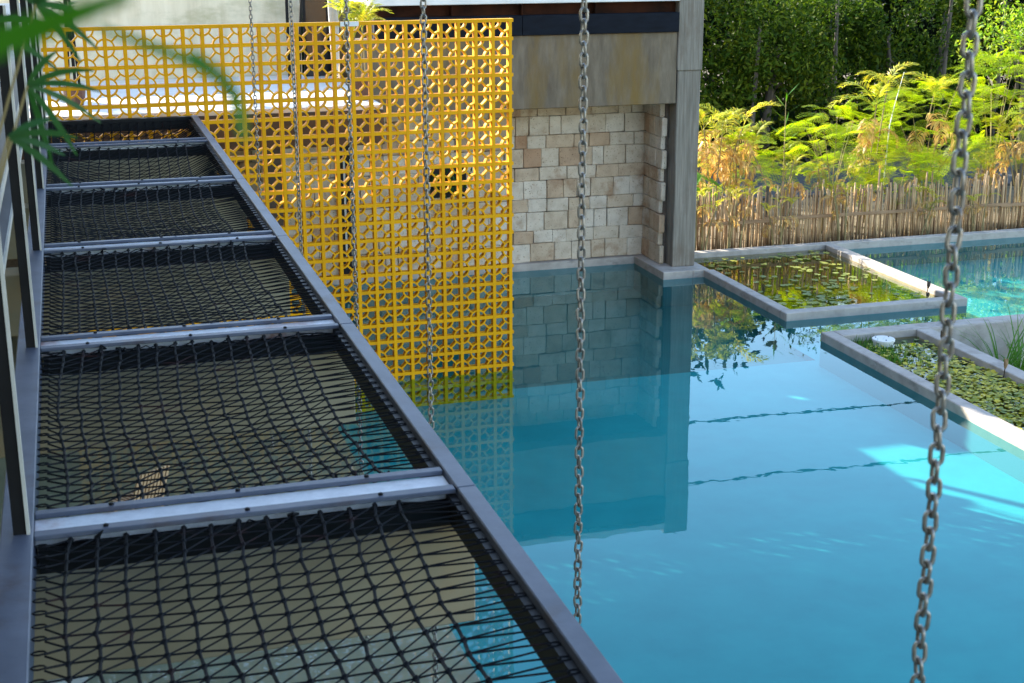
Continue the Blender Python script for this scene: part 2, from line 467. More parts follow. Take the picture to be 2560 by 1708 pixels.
planter = thing('water_planter', 'long concrete water planter full of floating leaves, right of the pool', 'planter', (4.8, -4, 0))
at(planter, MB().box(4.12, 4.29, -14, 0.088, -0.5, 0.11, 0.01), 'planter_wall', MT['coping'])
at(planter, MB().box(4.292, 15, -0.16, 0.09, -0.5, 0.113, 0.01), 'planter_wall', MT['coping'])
MT['drywall'] = surf('yard_wall_concrete', [(0.25, (0.26, 0.235, 0.21)), (0.5, (0.36, 0.33, 0.30)), (0.75, (0.44, 0.41, 0.37))], scale=4, rough=0.85, bump=0.3, blotch=((0.20, 0.18, 0.15), 1.8, 0.54, 0.72, (1, 1, 1)))
at(planter, MB().box(5.562, 15, -0.176, -0.161, -0.62, 0.098), 'yard_facing', MT['drywall'])
at(planter, MB().box(5.561, 5.57, -14, -0.177, -0.62, 0.095), 'yard_facing', MT['drywall'])
at(planter, MB().box(5.35, 5.56, -14, -0.162, -0.5, 0.108, 0.01), 'planter_wall', MT['coping'])
sheet('planter_bed', [(4.29, 5.35, -14, -0.16)], -0.2, MT['mud'])
sheet('planter_water', [(4.29, 5.35, -14, -0.16)], 0.02, MT['pondwater'])

# ------------------------------------------------------------------ lily pads
def pad_mesh(name, r, mat, k=12):
    V = [(0, 0, 0.004)]
    for j in range(k):
        a = 0.22 + (2 * math.pi - 0.44) * j / (k - 1)
        rr = r * random.uniform(0.93, 1.05)
        V.append((rr * math.cos(a), rr * math.sin(a), random.uniform(0, 0.012)))
    F = [(0, j, j + 1) for j in range(1, k)]
    return MB().add(V, F).mesh(name, mat)
padm = [pad_mesh('lily_pad', 0.05, MT['pad']) for _ in range(5)]
padym = [pad_mesh('lily_pad', 0.042, MT['padyellow']) for _ in range(5)]
def scatter(n, x0, x1, y0, y1, dmin, dens):
    P = []
    t = 0
    while len(P) < n and t < 20000:
        t += 1
        p = (random.uniform(x0, x1), random.uniform(y0, y1))
        if random.random() > dens(*p): continue
        if all((p[0] - q[0]) ** 2 + (p[1] - q[1]) ** 2 > dmin ** 2 for q in P):
            P.append(p)
    return P
for x, y in scatter(165, 4.36, 6.66, 1.3, 4.72, 0.075, lambda x, y: 0.35 + 0.6 * (0.5 + 0.5 * math.sin(x * 3.1 + 1.2 * y) * math.cos(y * 2.3 - x))):
    o = put('lily_pad', random.choice(padm), None, (x, y, 0.036 + random.uniform(0, 0.006)), (random.uniform(-.05, .05), random.uniform(-.05, .05), random.uniform(0, 6.3)), random.uniform(0.6, 1.35))
    where = 'by the far wall' if y > 4.0 else ('by the front wall' if y < 1.75 else ('along the left wall' if x < 4.9 else ('along the sunlit right wall' if x > 6.1 else 'in the middle')))
    tag(o, 'round green lily pad in the square pond, floating ' + where, 'lily pad', 'lily pads in the square pond ' + where)
nearpads = scatter(135, 4.33, 5.31, -4.9, -0.35, 0.06, lambda x, y: 1.0)
for x, y in nearpads:
    yl = y < -2.2 or random.random() < 0.15
    o = put('lily_pad', random.choice(padym if yl else padm), None, (x, y, 0.026 + random.uniform(0, 0.008)), (random.uniform(-.12, .12), random.uniform(-.12, .12), random.uniform(0, 6.3)), random.uniform(0.55, 1.0))
    where = 'at the far end near the white lid' if y > -1.5 else ('in the shaded middle' if y > -2.6 else 'at the sunlit near end')
    tag(o, 'small leaf in the long planter, floating ' + where, 'lily pad', 'floating leaves in the planter ' + where)
m = MB()
for i in range(3800):
    x, y = random.uniform(4.31, 5.33), random.uniform(-6, -0.5)
    if y > -1.4 and random.random() < 0.45: continue
    r = random.uniform(0.014, 0.04)
    a = random.uniform(0, 6.3)
    z = 0.024 + random.uniform(0, 0.03)
    tx, ty = random.uniform(-.3, .3), random.uniform(-.3, .3)
    V = [(x + r * math.cos(a + t), y + r * math.sin(a + t), z + r * (tx * math.cos(a + t) + ty * math.sin(a + t))) for t in (0, 1.26, 2.5, 3.8, 5.0)]
    m.add(V, [(0, 1, 2, 3, 4)])
o = m.build('floating_leaves', MT['padyellow'])
tag(o, 'mass of tiny floating leaves covering the long planter', 'water plants', None, 'stuff')
# water weeds at the far end of the planter
m = MB()
for i in range(420):
    x, y = 4.33 + abs(random.gauss(0, 0.28)), random.uniform(-1.3, -0.2)
    if x > 5.3: continue
    h = random.uniform(0.04, 0.13); a = random.uniform(0, 6.3)
    dx, dy = 0.006 * math.cos(a), 0.006 * math.sin(a)
    m.add([(x - dx, y - dy, 0.02), (x + dx, y + dy, 0.02), (x + random.uniform(-.04, .04), y + random.uniform(-.04, .04), 0.02 + h)], [(0, 1, 2)])
tag(m.build('water_weed', MT['grass']), 'short green weed growing along the planter wall by the white lid', 'water weed', None, 'stuff')

# white lid
lid = thing('drum_lid', 'round white plastic lid standing in the long planter', 'lid', (4.72, -0.42, 0.02))
MB().lathe([(0.12, 0), (0.125, 0.06), (0.14, 0.062), (0.142, 0.085), (0.135, 0.092), (0.0, 0.095)], 28).build('lid_body', MT['white'], lid, None, False)
for a in (0.4, 2.4, 4.5):
    MB().lathe([(0.008, 0), (0.008, 0.008), (0.004, 0.01)], 8).build('screw', MT['black'], lid, (0.10 * math.cos(a), 0.10 * math.sin(a), 0.092))

# dry pods
def pod(x, y, z, h, mat, label, tilt):
    t = thing('dried_seed_head', label, 'seed head', (x, y, z))
    MB().tube([(0, 0, 0), (tilt * 0.4, 0, h * 0.55)], 0.006, 6).build('stalk', MT['pod'], t)
    mb = MB()
    mb.tube([(tilt * 0.4, 0, h * 0.5), (tilt * 0.5, 0, h * 0.7), (tilt * 0.6 - 0.02, 0, h)], [0.012, 0.024, 0.008], 8)
    mb.tube([(tilt * 0.4, 0, h * 0.5), (tilt * 0.5 + 0.014, 0.01, h * 0.72), (tilt * 0.6 + 0.026, 0.01, h * 0.97)], [0.012, 0.022, 0.006], 8)
    mb.build('pod', mat, t)
pod(6.62, 1.62, 0.03, 0.21, MT['pod'], 'black dried seed head near the right corner of the square pond', 0.04)
pod(6.46, 1.33, 0.03, 0.13, MT['pod'], 'shorter black seed head at the front wall of the square pond', -0.02)
pod(5.33, -0.75, 0.02, 0.23, MT['pod'], 'black dried seed head by the right wall of the long planter', 0.02)
pod(5.33, -2.05, 0.02, 0.24, MT['podtan'], 'tan sunlit seed head by the right wall of the long planter', 0.03)

# ------------------------------------------------------------------ pool house
house = thing('pool_house', 'concrete and stone pool house with dark steel roof beam', 'building', (0, 5, 0))
wall = at(house, MB().box(-6.0, 4.1, 5.05, 5.3, 0.0, 2.90), 'stone_wall', MT['mortar'])
ret = at(house, MB().box(3.68, 3.745, 4.3, 5.049, 0.05, 2.58), 'return_wall', MT['mortar'])
hs = [0.285, 0.2] * 4 + [0.285, 0.2]
z = 0.112
def stone(parent, x0, x1, y0, y1, z0, z1, b=0.008):
    c = ((x0 + x1) / 2, (y0 + y1) / 2, (z0 + z1) / 2)
    mb = MB().box(x0 - c[0], x1 - c[0], y0 - c[1], y1 - c[1], z0 - c[2], z1 - c[2], b)
    V = mb.v[0]
    V += rng.normal(0, 0.0025, V.shape)
    o = mb.build('stone', MT['stone'], parent)
    o.location = c
    return o
for ci, h in enumerate(hs):
    x = 3.655
    x1 = x
    while x1 > -5.4:
        w = random.uniform(0.17, 0.40) if h > 0.25 else random.uniform(0.18, 0.48)
        if x1 - w < -5.4: w = x1 + 5.4 + 0.05
        pr = random.uniform(0.0, 0.018)
        g = random.uniform(0.002, 0.006)
        dz = random.uniform(-0.004, 0.004)
        o = stone(wall, x1 - w + g, x1 - g, 4.985 - pr, 5.06, z + 0.003 + dz, z + h - 0.003 + dz)
        x1 -= w
    y = 4.96
    parts = [random.uniform(0.28, 0.45)]
    yy = 4.98
    while yy > 4.33:
        w = random.uniform(0.2, 0.36)
        if yy - w < 4.38: w = yy - 4.22 - (0.08 if ci % 2 else 0.0) + random.uniform(-.03, .02)
        o = stone(ret, 3.625 - random.uniform(0, 0.03), 3.69, yy - w + 0.004, yy - 0.004, z + 0.004, z + h - 0.004, 0.012)
        yy -= w
    z += h
at(house, MB().box(3.735, 4.10, 4.01, 4.36, 0.112, 3.04, 0.012), 'column', MT['column'])
at(house, MB().box(3.722, 4.115, 3.995, 4.38, 3.042, 4.25, 0.012), 'column_head', MT['column'])
at(house, MB().box(-1.0, 4.098, 5.302, 5.5, 0.0, 4.038), 'rear_wall', MT['concrete'])
at(house, MB().box(3.90, 4.097, 4.362, 5.048, 0.05, 4.037), 'side_wall', MT['concrete'])
at(house, MB().box(-1.05, 3.720, 4.02, 4.30, 2.57, 3.60, 0.01), 'concrete_beam', MT['concrete'])
at(house, MB().box(-0.75, 1.35, 3.965, 4.10, 3.604, 3.88, 0.006), 'steel_beam', MT['bluesteel'])
at(house, MB().box(1.354, 3.718, 3.965, 4.10, 3.604, 3.88, 0.006), 'steel_beam', MT['bluesteel'])
at(house, MB().box(-0.75, 3.719, 4.12, 4.3, 3.604, 4.035), 'rusty_fascia', MT['rust'])
for x in (0.35, 1.36, 2.45):
    at(house, MB().box(x - 0.006, x + 0.006, 4.0, 4.119, 3.882, 4.03), 'stiffener', MT['rust'])
at(house, MB().box(-0.8, 3.72, 3.96, 5.5, 4.04, 4.15, 0.008), 'roof_slab', MT['white'])
at(house, MB().box(3.98, 4.03, 4.28, 4.33, 1.7, 1.72), 'bracket', MT['black'])

# brown pier and dark doorway seen through the screen
t = thing('brown_pier', 'dark brown steel pier against the stone wall behind the yellow screen', 'pier', (-2.1, 4.6, 0.11))
MB().box(-0.12, 0.12, -0.12, 0.12, 0, 2.45, 0.006).build('shaft', MT['brown'], t)
MB().box(-0.16, 0.16, -0.16, 0.16, 0, 0.02).build('base_plate', MT['black'], t)
t = thing('black_slot_door', 'narrow black steel door in the stone wall behind the screen', 'door', (-1.06, 4.93, 0.12))
MB().box(-0.10, 0.10, -0.02, 0.03, 0, 2.1, 0.004).build('door_leaf', MT['black'], t)
MB().box(-0.016, 0.012, -0.035, -0.022, 0.2, 1.9).build('pull_bar', MT['edge'], t)
# niche with plant: flat black panel stands in for its shaded hollow
t = thing('wall_niche', 'black panel standing in for the shade of a planted niche, behind the screen', 'niche', (0.5, 4.93, 1.20))
MB().box(-0.27, 0.27, -0.02, 0.04, 0.0, 0.5, 0.004).build('niche_shade_panel', MT['black'], t)

# ------------------------------------------------------------------ terrace behind the screen
ter = thing('upper_terrace', 'white upper terrace with brown edge beam behind the yellow screen', 'terrace', (-4, 1.6, 3.0))
at(ter, MB().box(-7.0, -1.15, 1.62, 5.58, 2.945, 3.0), 'floor_slab', MT['terrace'])
at(ter, MB().box(-7.0, -1.14, 1.60, 1.70, 2.52, 2.94, 0.006), 'edge_beam', MT['brown'])
at(ter, MB().box(-1.24, -1.142, 1.702, 3.9, 2.52, 2.94, 0.006), 'edge_beam', MT['brown'])
tw = thing('beige_wall', 'tall beige stained wall at the back of the upper terrace', 'wall', (-4.2, 5.6, 3.0))
at(tw, MB().box(-7.0, -1.5, 5.6, 5.8, 2.6, 4.22, 0.01), 'wall_panel', MT['beige'])
t = thing('glazed_door', 'black framed glazed door at the right end of the terrace wall', 'door', (-1.45, 5.3, 3.0))
MB().box(-0.30, -0.26, -0.02, 0.02, 0, 1.2).build('frame_post', MT['black'], t)
MB().box(-0.06, -0.02, -0.02, 0.02, 0, 1.2).build('frame_post', MT['black'], t)
MB().box(0.28, 0.34, -0.02, 0.02, 0, 1.2).build('frame_post', MT['black'], t)
MB().box(-0.02, 0.28, 0.0, 0.01, 0, 1.15).build('pane', MT['glass'], t)
t = thing('leaning_pole', 'thin black pole leaning by the terrace door', 'pole', (-1.86, 3.5, 3.0))
MB().tube([(0, 0, 0), (0.02, 0, 0.7), (0.09, 0, 1.5)], 0.018, 8).build('shaft', MT['black'], t)
t = thing('hanging_net_lamp', 'white net cloth lamp hanging beside the yellow palm', 'lamp', (-1.47, 3.0, 3.3))
MB().lathe([(0.035, 0.0), (0.05, 0.1), (0.07, 0.70), (0.075, 0.95), (0.02, 0.97)], 14).build('net_shade', MT['cloth'], t)
MB().tube([(0, 0, 0.97), (0, 0, 1.6)], 0.004, 5).build('cord', MT['black'], t)

# ------------------------------------------------------------------ yellow screen
CELL = 0.2
H = 4.09
scr = thing('yellow_screen', 'tall yellow openwork screen of quarter-circle fretwork standing in the pool', 'screen', (-2.5, 0, 0))
D = 0.09
def sp(m, name):
    p = m.build(name, MT['yellow'], scr)
    p.location = (2.5, 0, 0)
    return p
NC, NR = 25, 22
ox = -2.5
vb = MB().box(-0.0195, 0.0195, 0, D, -0.32, H, 0.002).mesh('vertical_bar', MT['yellow'])
hb = MB().box(-2.5 - 0.018, 2.5 + 0.018, 0.0015, D - 0.0015, -0.019, 0.019, 0.002).mesh('horizontal_bar', MT['yellow'])
for i in range(NC + 1):
    put('vertical_bar', vb, scr, (2.5 - 0.02 - CELL * i * (4.96 / 5.0), 0, 0))
CX = CELL * 4.96 / 5.0
for j in range(NR + 1):
    zz = H - 0.0175 - CELL * j if j else H - 0.0175
    put('horizontal_bar', hb, scr, (0, 0, zz + (0.0 if j == 0 else 0.0)))
def fret(flip):
    m = MB()
    h = CX / 2
    w, y0, y1 = 0.0088, 0.003, D - 0.004
    def arc(cx, cz, a0, a1, r=0.092, n=8):
        V = []
        for k in range(n + 1):
            a = a0 + (a1 - a0) * k / n
            for rr in (r - w, r + w):
                for y in (y0, y1):
                    V.append((cx + rr * math.cos(a), y, cz + rr * math.sin(a)))
        F = []
        for k in range(n):
            b = 4 * k
            F += [(b, b + 2, b + 6, b + 4), (b + 1, b + 5, b + 7, b + 3), (b, b + 4, b + 5, b + 1), (b + 2, b + 3, b + 7, b + 6)]
        m.add(V, F)
    def strut(x0, z0, x1, z1):
        dx, dz = x1 - x0, z1 - z0
        L = math.hypot(dx, dz)
        nx, nz = -dz / L * w, dx / L * w
        V = [(x + s * nx, y, zq + s * nz) for x, zq in ((x0, z0), (x1, z1)) for s in (-1, 1) for y in (y0 + .001, y1 - .001)]
        m.add(V, [(0, 2, 6, 4), (1, 5, 7, 3), (0, 4, 5, 1), (2, 3, 7, 6)])
    q = h - 0.088 * 0.7071 + 0.001
    if not flip:
        arc(-h, h, -math.pi / 2, 0); arc(h, -h, math.pi / 2, math.pi); strut(-q, q, q, -q)
    else:
        arc(h, h, math.pi, 1.5 * math.pi); arc(-h, -h, 0, math.pi / 2); strut(q, q, -q, -q)
    return m
fm = [fret(False).mesh('fret', MT['yellow']), fret(True).mesh('fret', MT['yellow'])]
rest = MB()
fb = [fret(False), fret(True)]
def fvis(i, j):
    # cells above the net platform, or right of its edge
    return j <= 4 or i < 17.5 - (j - 5) * 0.62
cells = [(i, j) for j in range(NR) for i in range(NC)]
vis = [c for c in cells if fvis(*c)]
vis.sort(key=lambda c: c[0] + c[1])
vis = set(vis[:300])
for i, j in cells:
    x = 2.5 - 0.02 - CX * (i + 0.5)
    zz = H - 0.0175 - CELL * (j + 0.5)
    if zz < -0.3: continue
    k = (i + j) % 2
    if (i, j) in vis:
        put('fret', fm[k], scr, (x, 0, zz))
    else:
        for V, in zip(fb[k].v):
            pass
        o = rest.n
        for V in fb[k].v:
            rest.v.append(V + np.array((x, 0, zz)))
        n0 = o
        rest.f.extend([tuple(a + n0 for a in q) for q in fb[k].f])
        rest.n += sum(len(V) for V in fb[k].v)
o = rest.build('fretwork_rest', MT['yellow'], scr)
o['kind'] = 'stuff'
at(scr, MB().box(-1.93, -1.73, -0.012, -0.0015, H - 0.045, H + 0.004, 0.002), 'clamp_plate', MT['white'])

# ------------------------------------------------------------------ net platform
ZP = 3.165
XL, XR = -5.01, -3.5
NEAR = [-1.98, -4.27, -6.57, -8.82, -11.13, -13.42]
plat = thing('net_platform', 'steel walkway platform with black rope nets between pale crossbars', 'platform', (-4.25, -7, ZP))
def pl(m, name, mat, parent=None, smooth=False):
    p = m.build(name, mat, parent or plat, None, smooth)
    if parent is None:
        p.location = -Vector(plat.location)
    return p
ys = [-0.06] + NEAR
for k in range(len(ys) - 1):
    pl(MB().box(-3.57, XR, ys[k + 1] + 0.002, ys[k] - 0.002, ZP - 0.13, ZP, 0.004), 'edge_beam', MT['frame'])
pl(MB().box(-3.60, -3.571, -13.4, -0.06, ZP - 0.13, ZP - 0.03), 'inner_lip', MT['black'])
pl(MB().box(-5.115, XL, -13.42, -0.06, ZP - 0.13, ZP - 0.002, 0.004), 'side_beam', MT['frame'])
pl(MB().box(-5.008, -3.572, -0.16, -0.06, ZP - 0.13, ZP - 0.004, 0.004), 'end_beam', MT['black'])
for k, y in enumerate(NEAR):
    cb = pl(MB().box(XL, -3.572, y + 0.045, y + 0.195, ZP - 0.06, ZP - 0.026, 0.003), 'crossbar', MT['web'])
    for y0, y1 in ((y, y + 0.05), (y + 0.19, y + 0.235)):
        MB().box(XL + 0.002, -3.574, y0 + 0.0005, y1 - 0.0005, ZP - 0.024, ZP - 0.006, 0.003).build('flange', MT['frame'], cb)
    for x in (-4.78, -4.3, -3.85):
        for yy in (y + 0.025, y + 0.212):
            MB().lathe([(0.009, 0), (0.009, 0.006), (0.005, 0.009)], 8).build('bolt', MT['black'], cb, (x + random.uniform(-.03, .03), yy, ZP - 0.0065))
    pl(MB().box(-6.0, -3.505, y - 0.0, y + 0.235, 2.63, 3.02, 0.006), 'support_beam', MT['tan'])
    pl(MB().box(-5.0, -3.575, y + 0.004, y + 0.231, 3.022, ZP - 0.062), 'channel_web', MT['black'])

def net(y0, y1, sag, cols, seed):
    """rope net between y0 (near) and y1 (far)"""
    r = np.random.default_rng(seed)
    m = MB()
    xa, xb = -5.0, -3.585
    ny = max(8, int(round((y1 - y0) / 0.086)))
    xs = np.linspace(xa + 0.10, xb - 0.20, cols)
    def z(x, y):
        u = (x - xa) / (xb - xa); v = (y - y0) / (y1 - y0)
        return ZP - 0.025 - sag * (np.sin(math.pi * np.clip(u, 0, 1)) ** 0.8) * (np.sin(math.pi * np.clip(v, 0, 1)) ** 0.7)
    wav = np.cumsum(r.normal(0, 0.008, (ny + 1,)))
    P = np.zeros((cols, ny + 1, 3))
    ph = r.uniform(0, 6.3)
    for i in range(cols):
        for j in range(ny + 1):
            v = j / ny
            y = y0 + 0.02 + (y1 - y0 - 0.04) * v + r.normal(0, 0.0035)
            x = xs[i] + 0.020 * math.sin(3.0 * v + ph + i * 0.15) * math.sin(math.pi * v) + r.normal(0, 0.003) - 0.02 * math.sin(math.pi * v)
            P[i, j] = (x, y, z(x, y) + r.normal(0, 0.002))
    for i in range(cols):
        m.tube(P[i], 0.0058, 5, False)
        for j in range(ny + 1):
            c = P[i, j]
            m.tube([c + (0.001, -0.011, -0.001), c, c + (0, 0.011, 0)], [0.0066, 0.0115, 0.0066], 5, False)
    for i in range(cols - 1):
        for j in range(ny):
            m.tube([P[i, j], P[i + 1, j]], 0.0035, 4, False)
            m.tube([P[i, j], P[i + 1, j + 1]], 0.0035, 4, False)
    # lashings to the frame on both long sides
    for j in range(ny):
        a = P[0, j]
        yl = a[1] + 0.03
        m.tube([a, (xa + 0.03, yl, ZP - 0.02)], 0.0038, 4, False)
        m.tube([P[0, j + 1], (xa + 0.03, yl + 0.012, ZP - 0.02)], 0.0038, 4, False)
        th = np.linspace(0, 2 * math.pi, 9)
        m.tube(np.stack([xa + 0.015 + 0.02 * np.cos(th), yl + 0.006 + 0.012 * np.sin(th), np.full(9, ZP - 0.012)], 1), 0.0032, 4, False)
        b = P[-1, j]
        yr = b[1] + 0.02 + r.normal(0, 0.006)
        zr = ZP - 0.03
        m.tube([b, (xb + 0.01, yr, zr)], 0.0035, 4, False)
        m.tube([P[-1, j + 1], (xb + 0.01, yr + 0.02, zr)], 0.0035, 4, False)
        m.tube(np.stack([xb - 0.008 + 0.018 * np.cos(th), yr + 0.01 + 0.012 * np.sin(th), np.full(9, zr)], 1), 0.0035, 4, False)
    # border rope, bunched at the near bar
    for yb, jj, rr in ((y0 + 0.014, 0, 0.005), (y1 - 0.03, ny, 0.003)):
        n = 46
        xx = np.linspace(xa + 0.02, xb - 0.02, n)
        m.tube(np.stack([xx, yb + r.normal(0, 0.009, n), ZP - 0.035 + r.normal(0, 0.006, n)], 1), rr, 5, False)
        for i in range(cols):
            c = P[i, jj]
            if r.random() < (0.75 if jj == 0 else 0.35):
                q = np.array([c + (0, 0, 0), c + r.normal(0, 0.014, 3), c + r.normal(0, 0.016, 3), c + r.normal(0, 0.014, 3)])
                m.tube(q, 0.006, 5, False)
    return m
sags = [0.30, 0.24, 0.07, 0.06, 0.045, 0.04]
colsn = [14, 14, 15, 15, 14, 13]
fars = [-0.16] + NEAR[:-1]
for k in range(6):
    far = fars[k] if k else -0.16
    o = pl(net(NEAR[k] + 0.235, far - 0.0 if k else -0.16, sags[k], colsn[k], 40 + k), 'rope_net', MT['cord'])

# ------------------------------------------------------------------ chains
def link_mesh():
    p, wr, hw = 0.037, 0.0048, 0.0125
    half = p / 2 + wr - hw                      # straight half length
    pts = []
    n = 7
    for k in range(n):
        a = math.pi * k / (n - 1)
        pts.append((hw * math.cos(a), 0, half + hw * math.sin(a)))
    for k in range(n):
        a = math.pi + math.pi * k / (n - 1)
        pts.append((hw * math.cos(a), 0, -half + hw * math.sin(a)))
    P = np.array(pts); L = len(P); k = 6
    T = np.roll(P, -1, 0) - np.roll(P, 1, 0)
    T /= np.linalg.norm(T, axis=1)[:, None]
    A = np.tile(np.array((0, 1.0, 0)), (L, 1)); B = np.cross(T, A)
    th = np.arange(k) * 2 * math.pi / k
    V = (P[:, None] + wr * (np.cos(th)[None, :, None] * A[:, None] + np.sin(th)[None, :, None] * B[:, None])).reshape(-1, 3)
    F = [(i * k + j, ((i + 1) % L) * k + j, ((i + 1) % L) * k + (j + 1) % k, i * k + (j + 1) % k) for i in range(L) for j in range(k)]
    return MB().add(V, F).mesh('link', MT['chain'], True)
LM = link_mesh()
chain_lab = ['steel chain nearest the left, hanging before the far end of the yellow screen',
             'steel chain second from the left, in front of the yellow screen',
             'steel chain third from the left, in front of the yellow screen',
             'steel chain in front of the right half of the yellow screen',
             'steel chain hanging in front of the stone wall and open water',
             'large near steel chain at the right, hanging in front of fence and ponds']
for k, y in enumerate(NEAR):
    yc = y + 0.12 if k < 5 else y
    x = (-3.115, -3.08, -3.07, -3.11, -3.11, -3.16)[k]
    top = 5.78
    n = 155 if k < 5 else 95
    t = thing('hanging_chain', chain_lab[k], 'chain', (x, y, top), 'chains hanging along the net platform')
    face = math.atan2(y + 15.8, x + 4.78) + math.pi / 2
    tw = 0.0
    for i in range(n):
        zz = -0.037 * (i + 0.5)
        if top + zz < -0.3: break
        tw += random.gauss(0, 0.07)
        put('link', LM, t, (random.gauss(0, 0.0008), random.gauss(0, 0.0008), zz), (random.gauss(0, 0.05), random.gauss(0, 0.05), face + 0.35 + (math.pi / 2 if i % 2 else 0) + 0.5 * math.sin(tw)))

per = thing('steel_pergola', 'steel pergola beam above the platform carrying the chains', 'pergola', (-3.1, -7, 5.8))
at(per, MB().box(-3.16, -3.04, -16, -0.5, 5.79, 5.95, 0.005), 'carrier_beam', MT['black'])
for y in NEAR:
    at(per, MB().box(-6.7, -3.162, y - 0.05, y + 0.05, 5.80, 5.92, 0.005), 'arm', MT['black'])

# ------------------------------------------------------------------ railing on the left
rail = thing('black_railing', 'black steel railing with flat boards along the left of the net platform', 'railing', (-5.15, -7, ZP))
for y in [-0.3] + NEAR:
    p = at(rail, MB().box(-5.072, -5.031, y + 0.02, y + 0.05, ZP - 0.02, 4.75, 0.002), 'post', MT['black'])
    MB().box(-5.030, -5.019, y + 0.012, y + 0.05, ZP - 0.02, 4.75).build('post_edge', MT['edge'], p)
for z0 in (3.89, 3.64, 4.35):
    p = at(rail, MB().box(-5.42, -5.128, -16, -0.1, z0 - 0.03, z0, 0.002), 'rail_board', MT['greyboard'])
    MB().box(-5.127, -5.117, -16, -0.1, z0 - 0.035, z0 + 0.002).build('board_edge', MT['edge'], p)

# left building that shades the platform
lb = thing('left_building', 'grey building beside the walkway on the far left', 'building', (-6.7, -8, 0))
at(lb, MB().box(-9.5, -6.0, -26, 5.3, -0.4, 2.62), 'lower_wall', MT['tan'])
at(lb, MB().box(-9.5, -5.55, -26, 1.5, 2.9, 3.15, 0.01), 'walkway_slab', MT['coping'])
at(lb, MB().box(-9.5, -6.6, -26, 1.3, 3.152, 7.6), 'upper_wall', MT['beige'])
at(lb, MB().box(-5.54, -4.0, -26, -14.9, 3.0, 3.14, 0.01), 'landing_slab', MT['coping'])
at(lb, MB().box(-9.8, -4.9, -26, 1.6, 7.602, 7.9), 'roof_slab', MT['white'])

# slatted chairs on the lower deck
def chair(x, y, rz, label):
    t = thing('slatted_chair', label, 'chair', (x, y, -0.07), 'slatted wooden chairs below the nets', rz)
    t.scale = (0.68, 0.68, 0.68)
    for i in range(9):
        yy = -0.24 + i * 0.06
        MB().box(-0.02, 0.44, yy, yy + 0.036, 0.36, 0.38).build('seat_slat', MT['wood'], t)
        o = MB().box(-0.012, 0.012, yy, yy + 0.036, 0, 0.52).build('back_slat', MT['wood'], t, (0, 0, 0.37))
        o.rotation_euler = (0, -0.35, 0)
    for sx, sy in ((0.02, -0.22), (0.02, 0.24), (0.4, -0.22), (0.4, 0.24)):
        MB().box(sx - 0.02, sx + 0.02, sy - 0.02, sy + 0.02, 0, 0.36).build('leg', MT['wood'], t)
chair(-4.4, -3.4, 2.2, 'slatted wooden chair on the lower deck under the middle nets')
chair(-4.35, -8.0, 2.0, 'slatted wooden chair on the lower deck under the nearest net')
t = thing('wooden_stool', 'small dark brown box stool on the lower deck', 'stool', (-3.45, -7.6, -0.07))
MB().box(-0.16, 0.16, -0.16, 0.16, 0.04, 0.36, 0.01).build('stool_body', MT['brown'], t)
MB().box(-0.18, 0.18, -0.18, 0.18, 0.362, 0.40, 0.01).build('seat', MT['wood'], t)

# ------------------------------------------------------------------ stick fence
fence = thing('stick_fence', 'brown fence of thin upright sticks behind the ponds', 'fence', (8, 5.6, -0.05))
sm = []
for k in range(7):
    n = 4
    zz = np.linspace(0, 1.0, n)
    P = np.stack([np.cumsum(rng.normal(0, 0.007, n)), np.cumsum(rng.normal(0, 0.006, n)), zz], 1)
    P[:, 0] -= P[:, 0].mean()
    sm.append(MB().tube(P, np.linspace(0.0135, 0.0115, n) * rng.uniform(0.8, 1.3), 6).mesh('stick', MT['stick'], True))
x = 4.15
while x < 13.4:
    hgt = 0.90 + 0.03 * (x - 4) / 8 + random.gauss(0, 0.07) + (0.14 if random.random() < 0.06 else 0)
    put('stick', random.choice(sm), fence, (x - 8, random.uniform(-0.02, 0.02), 0), (random.gauss(0, 0.02), random.gauss(0, 0.02), random.uniform(0, 6.3)), (random.uniform(0.75, 1.3), random.uniform(0.75, 1.3), hgt))
    x += random.uniform(0.024, 0.046)
xs = [4.0, 6.1, 8.4, 10.6, 13.4]
for a, b in zip(xs[:-1], xs[1:]):
    o = MB().box(a - 8 - 0.08, b - 8 + 0.08, -0.06, -0.035, 0.42, 0.475, 0.004).build('fence_rail', MT['rail'], fence)
    o.rotation_euler = (0, random.uniform(-0.006, 0.006), 0)
    o.location = (0, random.uniform(-0.004, 0.004), random.uniform(-0.015, 0.015))
for x in (6.1, 8.4, 10.6, 12.9):
    MB().tube([(x - 8, 0.05, -0.1), (x - 8, 0.05, 1.0)], 0.03, 8).build('fence_post', MT['bark'], fence)

